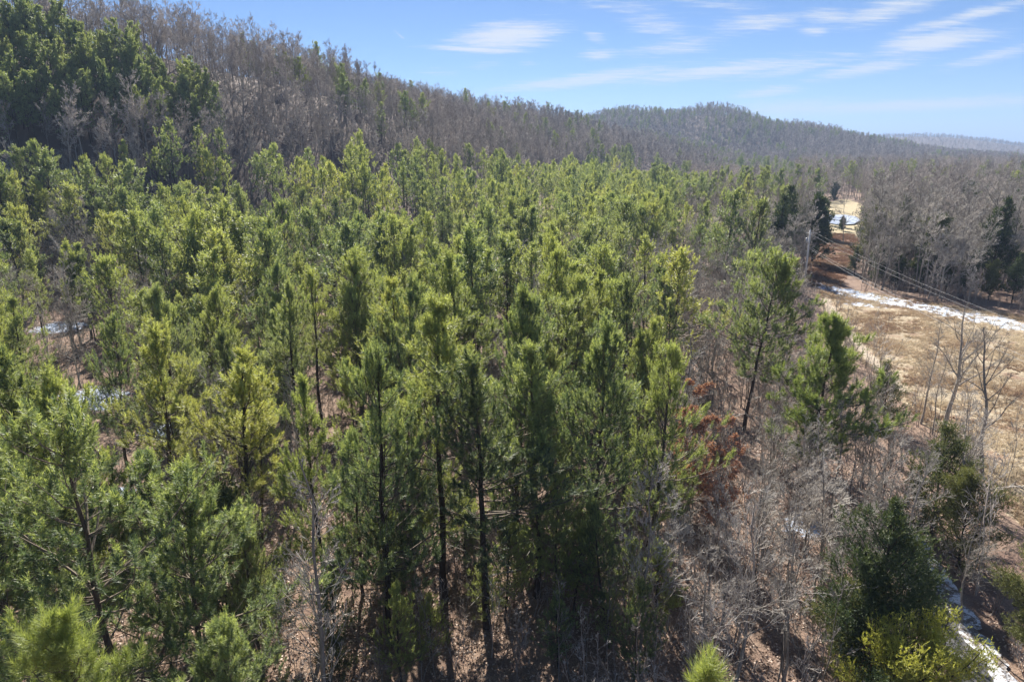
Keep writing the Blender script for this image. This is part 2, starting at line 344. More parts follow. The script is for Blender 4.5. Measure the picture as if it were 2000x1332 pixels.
PROTO = {}
def proto(key, parts, stems=1):
    T, Cr = parts; n = len(T)//stems if stems > 1 else len(T)
    PROTO[key] = dict(t=[build_mesh('trunk', T[i:i+n]) for i in range(0, len(T), n)], c=build_mesh('crown', Cr), T=T, C=Cr)
HT = {}
for i in range(9):
    H = [17, 15.5, 16.5, 14.5, 16, 15, 13.5, 16, 15][i]; HT['pineA%d' % i] = H
    proto('pineA%d' % i, pine(11+i, H, [2.9, 3.3, 2.7, 3.2, 3.7, 2.5, 3.9, 2.3, 3.4][i], [.26, .2, .3, .22, .18, .26, .14, .42, .34][i], ns=[10, 11, 9, 11, 12, 9, 13, 8, 9][i], full=[.62, .62, .7, .5, .62, .8, .45, .6, .4][i], whorl=[.58, .55, .6, .58, .55, .62, .6, .75, .8][i], la=.5))
for i in range(8):
    H = [16, 15, 14, 16.5, 15, 13.5, 16, 15][i]; HT['pineB%d' % i] = H
    proto('pineB%d' % i, pine(41+i, H, [2.9, 3.4, 2.6, 3.1, 3.7, 4.0, 2.4, 3.5][i], [.3, .26, .28, .32, .22, .15, .45, .35][i], full=[.62, .5, .7, .62, .6, .45, .6, .4][i], nn=11, nw=.075, nl=.24, la=.58, ns=6, sides=5))
for i in range(4):
    H = [16, 15, 14, 17][i]; HT['pineC%d' % i] = H
    proto('pineC%d' % i, pine(61+i, H, [2.9, 3.2, 3.4, 3.7][i], .35, nn=7, nw=.15, nl=.36, la=.7, ns=3, nb=3.4, whorl=.7, sides=3, limbs=False))
for i in range(3):
    H = [19, 17, 21][i]; HT['pineH%d' % i] = H
    proto('pineH%d' % i, pine(71+i, H, [4.0, 3.6, 4.4][i], [.32, .28, .36][i], nn=6, nw=.17, nl=.38, la=.55, ns=8, nb=4, whorl=.8, sides=4, mat='needle_far', full=.5))
HT['pineBig'] = 16; proto('pineBig', pine(91, 16, 4.3, .38, whorl=.62, nb=4.2, ns=24, nn=26, nl=.19, la=.33, full=.5, sides=8))
HT['pineYoung'] = 12; proto('pineYoung', pine(92, 12, 3.3, .22, whorl=.6, nb=4, ns=16, nn=34, nl=.23, nw=.024, la=.42, mat='needle_bright', full=.75))
HT['pineTip'] = 14; proto('pineTip', pine(93, 14, 1.9, .3, full=.9, whorl=.5, nb=4, ns=5, nn=60, nl=.27, nw=.014, la=.5, mat='needle_bright'))
HT['pineTipB'] = 14; proto('pineTipB', pine(94, 14, 3.0, .3, whorl=.6, nb=4, ns=6, nn=60, nl=.27, nw=.015, la=.55, mat='needle_bright'))
for i in range(4):
    H = [12, 10, 13, 9][i]; HT['bareA%d' % i] = H
    proto('bareA%d' % i, bare(101+i, H, [.11, .09, .12, .08][i], [22, 20, 24, 20][i], 6, 5, 2, t0=[.3, .25, .35, .2][i], stems=[1, 2, 1, 3][i], spread=.40, tw=.009, lf=.38), [1, 2, 1, 3][i])
for i in range(2):
    H = [12, 10][i]; HT['conicA%d' % i] = H
    proto('conicA%d' % i, bare(121+i, H, .10, 60, 6, 4, 0, t0=.2, ang=50, up=.10, spread=.26, tw=.0065, conic=True, wob=.06, lean=.01, lf=.26))
for i in range(4):
    H = [15, 13, 16, 12][i]; HT['bareB%d' % i] = H
    proto('bareB%d' % i, bare(131+i, H, .15, 18, 6, 5, 2, t0=.26, spread=.36, sides=4, tw=.017, lf=.42, stems=[1, 1, 2, 2][i]), [1, 1, 2, 2][i])
for i in range(4):
    H = [20, 18, 21, 17][i]; HT['bareC%d' % i] = H
    proto('bareC%d' % i, bare(151+i, H, .19, 16, 8, 6, 0, t0=.38, ang=46, spread=.36, sides=3, tw=.030, mats=('far_bark', 'far_twig'), up=.08, lean=.05, wob=.13))
for i in range(3):
    H = [20, 17, 19][i]; HT['bareD%d' % i] = H
    proto('bareD%d' % i, bare(171+i, H, .28, 13, 6, 4, 0, t0=.25, ang=48, spread=.42, sides=3, tw=.09, mats=('far_bark', 'far_twig'), up=.06))
HT['oak'] = 13; proto('oak', bare(181, 13, .22, 13, 7, 5, 3, t0=.18, ang=46, spread=.52, sides=7, tw=.009, lean=.02, mats=('bark', 'bark'), wob=.13))
HT['oakB'] = 13; proto('oakB', bare(183, 13, .19, 12, 6, 5, 3, t0=.25, ang=42, spread=.48, sides=7, tw=.009, lean=.22, mats=('bark', 'bark'), wob=.12))
HT['redoak'] = 8; proto('redoak', bare(182, 8, .07, 28, 6, 5, 2, t0=.2, spread=.36, tw=.008, leaves=4500, stems=2), 2)
for i in range(4):
    H = [5.5, 4.2, 7, 3.2][i]; HT['brush%d' % i] = H
    proto('brush%d' % i, bare(191+i, H, .035, 9, 4, 3 if i != 2 else 2, 0, t0=.25, spread=.28, sides=3, tw=.008, mats=('brush_bark', 'brush_bark' if i % 2 else 'twig'), stems=[3, 4, 2, 5][i], wob=.13, lean=.07))
for i in range(3):
    H = [9, 8, 6.5][i]; HT['cedarA%d' % i] = H
    proto('cedarA%d' % i, cedar(201+i, H, [3.5, 2.8, 3.0][i], nsh=[10000, 5200, 5200][i], nn=13, mat=['cedar_dark', 'cedar', 'cedar'][i], peak=[.2, .3, .3][i], full=[.75, .6, .5][i]))
for i in range(3):
    H = [12, 9, 7][i]; HT['cedarB%d' % i] = H
    proto('cedarB%d' % i, cedar(211+i, H, [3.1, 2.6, 2.0][i], nsh=2600, nn=8, nl=.24, nw=.09, la=.35, mat=['cedar_dark', 'cedar', 'cedar_dark'][i], full=.6, ragged=.3, base=[.18, .1, .05][i]))
HT['shrub'] = 4; proto('shrub', cedar(221, 4.2, 2.2, nsh=3200, nn=12, nl=.10, nw=.028, la=.22, mat='olive', full=.4, peak=.5, ragged=.4))

# ------------------------------------------------------------------ terrain
def crest(pts): return np.array([at(px, py, Y) for px, py, Y in pts])
RIDGE1 = crest([(-900, 60, 150), (-350, 85, 185), (0, 122, 215), (250, 154, 240), (500, 200, 285), (650, 222, 345), (850, 230, 480), (1060, 255, 640), (1200, 280, 800), (1290, 300, 950)])
RIDGE2 = crest([(1000, 285, 1250), (1120, 248, 1150), (1250, 240, 1150), (1390, 225, 1150), (1500, 263, 1250), (1650, 303, 1500)])
RIDGE3 = crest([(1560, 290, 2000), (1680, 272, 2200), (1790, 267, 2500), (1850, 278, 3000), (1920, 292, 3600)])
RIDGE4 = crest([(1500, 300, 4200), (1780, 287, 4500), (1890, 291, 5000), (1960, 300, 6000)])
RIDGE5 = crest([(1400, 293, 11000), (2400, 294, 11000)])
def ridge(x, y, C_, W0, W1):
    """height of a rounded ridge along the crest polyline; W0 half width at its near end, W1 at its far end"""
    best = np.zeros_like(x); n = len(C_)-1
    num = np.zeros_like(x); bd = np.full_like(x, 1e9); bh = np.zeros_like(x); bw = np.ones_like(x)
    for i in range(n):
        a, b = C_[i], C_[i+1]; d = b[:2]-a[:2]; L2 = (d**2).sum()
        t = np.clip(((x-a[0])*d[0]+(y-a[1])*d[1])/L2, 0, 1)
        q = np.hypot(x-a[0]-t*d[0], y-a[1]-t*d[1]); h = a[2]+t*(b[2]-a[2]); W = W0+(W1-W0)*(i+t)/n
        s = q/W < bd; bd = np.where(s, q/W, bd); bh = np.where(s, h, bh)
    s = np.clip(bd, 0, 1)
    return bh*(.5+.5*np.cos(pi*s))**1.15
def ground_z(x, y):
    x = np.asarray(x, float); y = np.asarray(y, float)
    z = .5*np.sin(x*.045+1.3)*np.sin(y*.038+.5)+.25*np.sin(x*.11-y*.07)
    z = z*np.clip(np.hypot(x, y)/60, .3, 1)
    r = ridge(x, y, RIDGE1, 135, 190)
    r = r+np.clip(r/40, 0, 1)*(2.2*np.sin(x*.021+y*.013)+1.2*np.sin(x*.05-y*.03))
    r2 = ridge(x, y, RIDGE2, 330, 420); r2 = r2*(1+.10*np.sin(x*.017+y*.004)+.06*np.sin(x*.041+1))
    r3 = ridge(x, y, RIDGE3, 600, 700); r4 = ridge(x, y, RIDGE4, 900, 1000); r5 = ridge(x, y, RIDGE5, 2500, 2500)
    # gentle rise of the land to the left under the plantation
    lf = np.clip((-x-10)/120, 0, 1)**1.4*7*np.clip((y-20)/150, 0, 1)
    return z+np.maximum.reduce([r, r2, r3, r4, r5])+lf
def inpoly(px, py, poly):
    px = np.asarray(px, float); py = np.asarray(py, float); c = np.zeros(px.shape, bool); n = len(poly)
    for i in range(n):
        x0, y0 = poly[i]; x1, y1 = poly[i-1]
        c ^= ((y0 > py) != (y1 > py)) & (px < (x1-x0)*(py-y0)/((y1-y0) if y1 != y0 else 1e-9)+x0)
    return c
def g2(px, py):
    """ground point seen at a pixel (march the ray)"""
    d = ray(px, py); lo, hi = 5., 5.
    while hi < 20000:
        p = np.array([0, 0, CAMZ])+d*hi
        if p[2] <= ground_z(p[0], p[1]): break
        lo = hi; hi *= 1.03
    for _ in range(25):
        mid = (lo+hi)/2; p = np.array([0, 0, CAMZ])+d*mid
        if p[2] <= ground_z(p[0], p[1]): hi = mid
        else: lo = mid
    return p
def gpoly(pts): return [tuple(g2(*p)[:2]) for p in pts]
FIELD = gpoly([(1600, 556), (1700, 572), (1850, 596), (2000, 618), (2300, 660), (2600, 1000), (2350, 1330), (2090, 1130), (1985, 1010), (1935, 950), (1900, 905), (1860, 870), (1790, 815), (1730, 750), (1665, 690), (1625, 630), (1600, 590)])
SNOWBAND = gpoly([(1590, 548), (1640, 560), (1740, 579), (1850, 600), (2000, 628), (2300, 672), (2300, 694), (2000, 652), (1850, 620), (1750, 598), (1690, 586), (1600, 568)])
CORR = gpoly([(1585, 560), (1640, 562), (1665, 520), (1680, 480), (1668, 458), (1630, 455), (1590, 475), (1568, 520)])
FARFIELD = gpoly([(1590, 458), (1688, 462), (1692, 425), (1684, 398), (1650, 388), (1612, 398), (1600, 430)])
FARFIELD2 = gpoly([(1430, 384), (1530, 390), (1560, 372), (1530, 362), (1440, 362)])
POND = gpoly([(1608, 428), (1625, 424), (1650, 423), (1672, 427), (1680, 434), (1668, 440), (1640, 441), (1615, 437)])
SNOWS = [(g2(*p)[:2], r) for p, r in [((115, 640), 4), ((180, 780), 4.5), ((215, 970), 2.2), ((330, 840), 3), ((1575, 1030), 2), ((460, 700), 3), ((1700, 590), 6)]]
EDGE_PATH = [g2(*p) for p in [(1612, 585), (1650, 645), (1700, 700), (1760, 760)]]
ROAD = [g2(*p) for p in [(2030, 1500), (1925, 1345), (1853, 1235), (1800, 1140), (1770, 1085), (1745, 1045)]]
def segdist(x, y, pts):
    d = np.full(np.shape(x), 1e9)
    for a, b in zip(pts[:-1], pts[1:]):
        v = b[:2]-a[:2]; t = np.clip(((x-a[0])*v[0]+(y-a[1])*v[1])/(v**2).sum(), 0, 1)
        d = np.minimum(d, np.hypot(x-a[0]-t*v[0], y-a[1]-t*v[1]))
    return d
def vnoise(x, y, s, seed=0):
    """smooth value noise in 2D"""
    rng = np.random.default_rng(seed); T = rng.uniform(0, 1, (64, 64)); x = np.asarray(x)/s; y = np.asarray(y)/s
    i = np.floor(x).astype(int); j = np.floor(y).astype(int); f = x-i; g = y-j; f = f*f*(3-2*f); g = g*g*(3-2*g)
    a = T[i % 64, j % 64]; b = T[(i+1) % 64, j % 64]; c = T[i % 64, (j+1) % 64]; d = T[(i+1) % 64, (j+1) % 64]
    return (a*(1-f)+b*f)*(1-g)+(c*(1-f)+d*f)*g

N = 560
us = np.linspace(-1, 1, N); xs = 45*np.sinh(us*np.arcsinh(14000/45)); ys = 45*np.sinh(np.linspace(-.55, 1, N)*np.arcsinh(16000/45))+30
X, Y = np.meshgrid(xs, ys, indexing='ij'); Z = ground_z(X, Y)
m_field = inpoly(X, Y, FIELD).astype(float); m_far = (inpoly(X, Y, FARFIELD) | inpoly(X, Y, FARFIELD2)).astype(float)
m_corr = inpoly(X, Y, CORR).astype(float); m_snow = inpoly(X, Y, SNOWBAND).astype(float)
for (c, r) in SNOWS: m_snow = np.maximum(m_snow, np.clip(1.4-np.hypot(X-c[0], Y-c[1])/r, 0, 1)*1.3)
m_track = np.clip(1.3-segdist(X, Y, EDGE_PATH)/1.3, 0, 1)
Z = Z+m_field*.12*(vnoise(X, Y, 1.7, 3)-.5)
me = bpy.data.meshes.new('ground'); idx = np.arange(N*N).reshape(N, N)
Q = np.stack([idx[:-1, :-1], idx[1:, :-1], idx[1:, 1:], idx[:-1, 1:]], -1).reshape(-1, 4).astype(np.int32)
me.vertices.add(N*N); me.vertices.foreach_set('co', np.stack([X, Y, Z], -1).astype(np.float32).ravel())
me.loops.add(Q.size); me.loops.foreach_set('vertex_index', Q.ravel()); me.polygons.add(len(Q)); me.polygons.foreach_set('loop_start', np.arange(len(Q), dtype=np.int32)*4)
me.polygons.foreach_set('use_smooth', np.ones(len(Q), bool))
for nm, arr in (('field', m_field), ('farfield', m_far), ('corridor', m_corr), ('snow', m_snow), ('track', m_track), ('woods', np.clip((ridge(X, Y, RIDGE1, 135, 190)+ridge(X, Y, RIDGE2, 330, 420)+ridge(X, Y, RIDGE3, 600, 700)+ridge(X, Y, RIDGE4, 900, 1000)-3)/8, 0, 1))):
    a = me.attributes.new(nm, 'FLOAT', 'POINT'); a.data.foreach_set('value', arr.astype(np.float32).ravel())
me.update(calc_edges=True)
gm, t = new_mat('ground_cover')
tc = t.add('ShaderNodeTexCoord').outputs['Object']
def attr(n): return t.add('ShaderNodeAttribute', attribute_name=n).outputs['Fac']
n1 = t.noise(tc, 9, 6, .75); n2 = t.noise(tc, .35, 4); n3 = t.noise(tc, 2.2, 5, .65); n4 = t.noise(tc, .02, 5, .6)
vor = t.add('ShaderNodeTexVoronoi', {'Scale': 7, 'Vector': tc}, feature='F1')
litter = t.ramp(t.noise(tc, 14, 5, .8), [(.3, (.09, .06, .04)), (.5, (.28, .195, .14)), (.68, (.58, .44, .34))])
litter = t.mix(t.m('MULTIPLY', vor.outputs['Color'], .5), litter, (.42, .27, .19))
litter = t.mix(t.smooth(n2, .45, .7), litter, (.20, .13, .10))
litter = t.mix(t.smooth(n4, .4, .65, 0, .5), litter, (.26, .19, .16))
grass = t.ramp(n3, [(.3, (.22, .155, .10)), (.5, (.45, .36, .24)), (.72, (.64, .55, .40))])
grass = t.mix(t.smooth(n2, .5, .68, 0, .75), grass, (.30, .185, .125))
farg = t.ramp(n3, [(.3, (.42, .34, .20)), (.7, (.58, .49, .32))])
corr = t.ramp(n3, [(.3, (.15, .085, .055)), (.7, (.34, .20, .13))])
mm = lambda a, lo=.35, hi=.65: t.smooth(t.m('ADD', attr(a), t.m('MULTIPLY', t.m('SUBTRACT', n3, .5), .5)), lo, hi)
litter = t.mix(t.m('MULTIPLY', attr('woods'), .85), litter, (.12, .09, .075))
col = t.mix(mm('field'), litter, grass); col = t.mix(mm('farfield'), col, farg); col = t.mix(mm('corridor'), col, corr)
col = t.mix(t.m('MULTIPLY', mm('track', .5, .9), .6), col, (.62, .52, .42))
nsn = t.noise(t.add('ShaderNodeMapping', {0: tc, 3: (.6, 1.6, 1)}).outputs[0], 1.1, 6, .72)
sm = t.smooth(t.m('ADD', t.m('MULTIPLY', attr('snow'), .46), nsn), .84, .93)
sm2 = t.smooth(t.m('ADD', t.m('MULTIPLY', attr('field'), .06), nsn), .72, .75)
snow = t.m('MAXIMUM', sm, t.m('MULTIPLY', sm2, .8))
col = t.mix(snow, col, (.64, .72, .86))
bh = t.m('ADD', t.m('MULTIPLY', n1, .5), t.m('MULTIPLY', n3, 1.2))
bmp = t.add('ShaderNodeBump', {'Height': bh, 'Strength': .8, 'Distance': .25})
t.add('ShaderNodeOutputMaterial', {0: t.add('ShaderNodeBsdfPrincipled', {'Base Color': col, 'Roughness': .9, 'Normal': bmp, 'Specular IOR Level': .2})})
me.materials.append(gm)
g = bpy.data.objects.new('ground', me); C.objects.link(g); tag(g, kind='structure')

def ribbon(name, pts, w0, w1, lift, mat, off=0., jit=0.):
    """draped strip following a path; w0/w1 = left/right offset from the centre line"""
    P = [np.array(p[:2]) for p in pts]; Q_ = []
    for i in range(len(P)-1):
        p0, p1, p2, p3 = P[max(i-1, 0)], P[i], P[i+1], P[min(i+2, len(P)-1)]
        nseg = max(3, int(np.linalg.norm(p2-p1)/.3))
        for s in np.linspace(0, 1, nseg, endpoint=False):
            Q_.append(.5*((2*p1)+(-p0+p2)*s+(2*p0-5*p1+4*p2-p3)*s*s+(-p0+3*p1-3*p2+p3)*s**3))
    Q_.append(P[-1]); Q_ = np.array(Q_); T = np.gradient(Q_, axis=0); T = T/np.linalg.norm(T, axis=1)[:, None]; Nn = np.stack([T[:, 1], -T[:, 0]], -1)
    cols = np.linspace(w0, w1, 9); V = []
    sN = np.arange(len(Q_))*.8
    for c in cols:
        e_ = jit*(vnoise(sN, sN*0+3.3, 1.6, 50 if c > cols[4] else 51)+.6*vnoise(sN, sN*0+1.3, .8, 52 if c > cols[4] else 53)-.8)*(abs(c-cols[4])/(cols[-1]-cols[4]))
        q = Q_+Nn*(c+off+e_)[:, None]; V.append(np.stack([q[:, 0], q[:, 1], ground_z(q[:, 0], q[:, 1])+lift], -1))
    V = np.stack(V, 1); n = len(Q_); k = len(cols); idx = np.arange(n*k).reshape(n, k)
    a, b, c, d = idx[:-1, :-1], idx[:-1, 1:], idx[1:, 1:], idx[1:, :-1]
    F = np.concatenate([np.stack([a, b, c], -1).reshape(-1, 3), np.stack([a, c, d], -1).reshape(-1, 3)])
    o = bpy.data.objects.new(name, build_mesh(name, [(V.reshape(-1, 3), F, mat, 0.)])); C.objects.link(o); tag(o, kind='structure'); return o
rm, t = new_mat('asphalt'); tc = t.add('ShaderNodeTexCoord').outputs['Object']
n = t.noise(tc, 3, 6, .7); n_ = t.noise(tc, 30, 3)
c = t.mix(n_, (.05, .05, .055), (.13, .125, .12)); c = t.mix(t.smooth(n, .55, .7), c, (.25, .2, .15))
t.add('ShaderNodeOutputMaterial', {0: t.add('ShaderNodeBsdfPrincipled', {'Base Color': c, 'Roughness': .6})})
sm_, t = new_mat('thin_snow'); tc = t.add('ShaderNodeTexCoord').outputs['Object']
n = t.noise(tc, 1.1, 8, .8); n_ = t.noise(tc, 9, 4)
c = t.mix(t.smooth(t.m('ADD', n, t.m('MULTIPLY', n_, .3)), .60, .72), (.16, .12, .09), (.84, .85, .88))
t.add('ShaderNodeOutputMaterial', {0: t.add('ShaderNodeBsdfPrincipled', {'Base Color': c, 'Roughness': .65, 'Normal': t.add('ShaderNodeBump', {'Height': n, 'Strength': .6, 'Distance': .1})})})
ribbon('road', ROAD, -1.0, 1.1, .08, rm, jit=.5)
ribbon('snow_verge', ROAD, .75, 1.75, .11, sm_, jit=.5)
# pond ice
pm, t = new_mat('pond_ice'); tc = t.add('ShaderNodeTexCoord').outputs['Object']; n = t.noise(tc, .25, 5)
t.add('ShaderNodeOutputMaterial', {0: t.add('ShaderNodeBsdfPrincipled', {'Base Color': t.mix(n, (.30, .36, .48), (.75, .80, .88)), 'Roughness': .35})})
pc = np.array(POND); cen = pc.mean(0); zc_ = float(np.max(ground_z(pc[:, 0], pc[:, 1])))+.35
V = np.concatenate([[[*cen, zc_]], np.column_stack([pc, np.full(len(pc), zc_)])]); k = len(pc)
F = np.array([[0, 1+i, 1+(i+1) % k] for i in range(k)])
po = bpy.data.objects.new('pond', build_mesh('pond', [(V, F, pm, 0.)])); C.objects.link(po); tag(po, kind='structure')

# ------------------------------------------------------------------ things
THINGS = []
rnd = random.Random(5)
WIN = [(1670, 1000, 1840, 1300, 27), (1515, 385, 1612, 500, 118), (1730, 400, 1800, 540, 126), (1915, 400, 1998, 560, 126), (1555, 440, 1604, 520, 136), (1600, 556, 1700, 590, 112), (1700, 575, 1830, 625, 105), (1640, 610, 1800, 740, 72), (1800, 640, 2000, 760, 60), (1900, 780, 2000, 940, 45), (1592, 462, 1682, 548, 150), (1603, 418, 1684, 452, 240), (1440, 690, 1466, 815, 63),
       (590, 640, 690, 830, 50), (95, 615, 150, 665, 60), (150, 760, 225, 800, 46), (1860, 1110, 1990, 1330, 30), (620, 1080, 820, 1332, 27), (900, 1150, 1150, 1332, 27), (740, 400, 815, 470, 95), (60, 480, 140, 590, 60), (230, 380, 300, 500, 70), (1190, 390, 1260, 450, 110)]
def blocks(x, y, h, r=1.6, cb=.3):
    """would this tree's crown cover one of the open views of the photograph?"""
    z = ground_z(x, y); a0, b0 = proj(x-r, y, z+h); a1, b1 = proj(x+r, y, z+h*cb); out = np.zeros(np.shape(x), bool)
    for (u0, v0, u1, v1, Y) in WIN: out |= (a0 < u1) & (a1 > u0) & (b0 < v1) & (b1 > v0) & (y < Y)
    return out
def put(kind, cat, key, x, y, h, rz, label, group=None, name=None):
    """one tree: an Empty at its foot with a trunk and a crown"""
    s = h/HT[key]; o = bpy.data.objects.new(kind, None); C.objects.link(o); o.empty_display_size = .5
    o.location = (x, y, float(ground_z(x, y))-.05); o.rotation_euler = (0, 0, rz); wd_ = 1.2 if key in ('pineBig', 'pineYoung') else rnd.uniform(1.0, 1.5) if key.startswith('pine') and key != 'pineTip' else 1.; o.scale = (s*wd_, s*wd_, s); o.rotation_euler = (rnd.gauss(0, .035), rnd.gauss(0, .035), rz)
    tag(o, label, cat, group)
    for nm, k in [('trunk', q) for q in PROTO[key]['t']]+[('crown', PROTO[key]['c'])]:
        p = bpy.data.objects.new(nm, k); C.objects.link(p); p.parent = o
    THINGS.append((o, key, x, y, h)); return o
def top_at(px, py, h):
    """foot position of a tree of height h whose tip is seen at a pixel"""
    d = ray(px, py); lo, hi = 3., 3.
    f = lambda s: (CAMZ+d[2]*s)-(ground_z(d[0]*s, d[1]*s)+h)
    while f(hi) > 0 and hi < 3000: lo = hi; hi *= 1.03
    for _ in range(25):
        mid = (lo+hi)/2
        if f(mid) > 0: lo = mid
        else: hi = mid
    return d[0]*lo, d[1]*lo
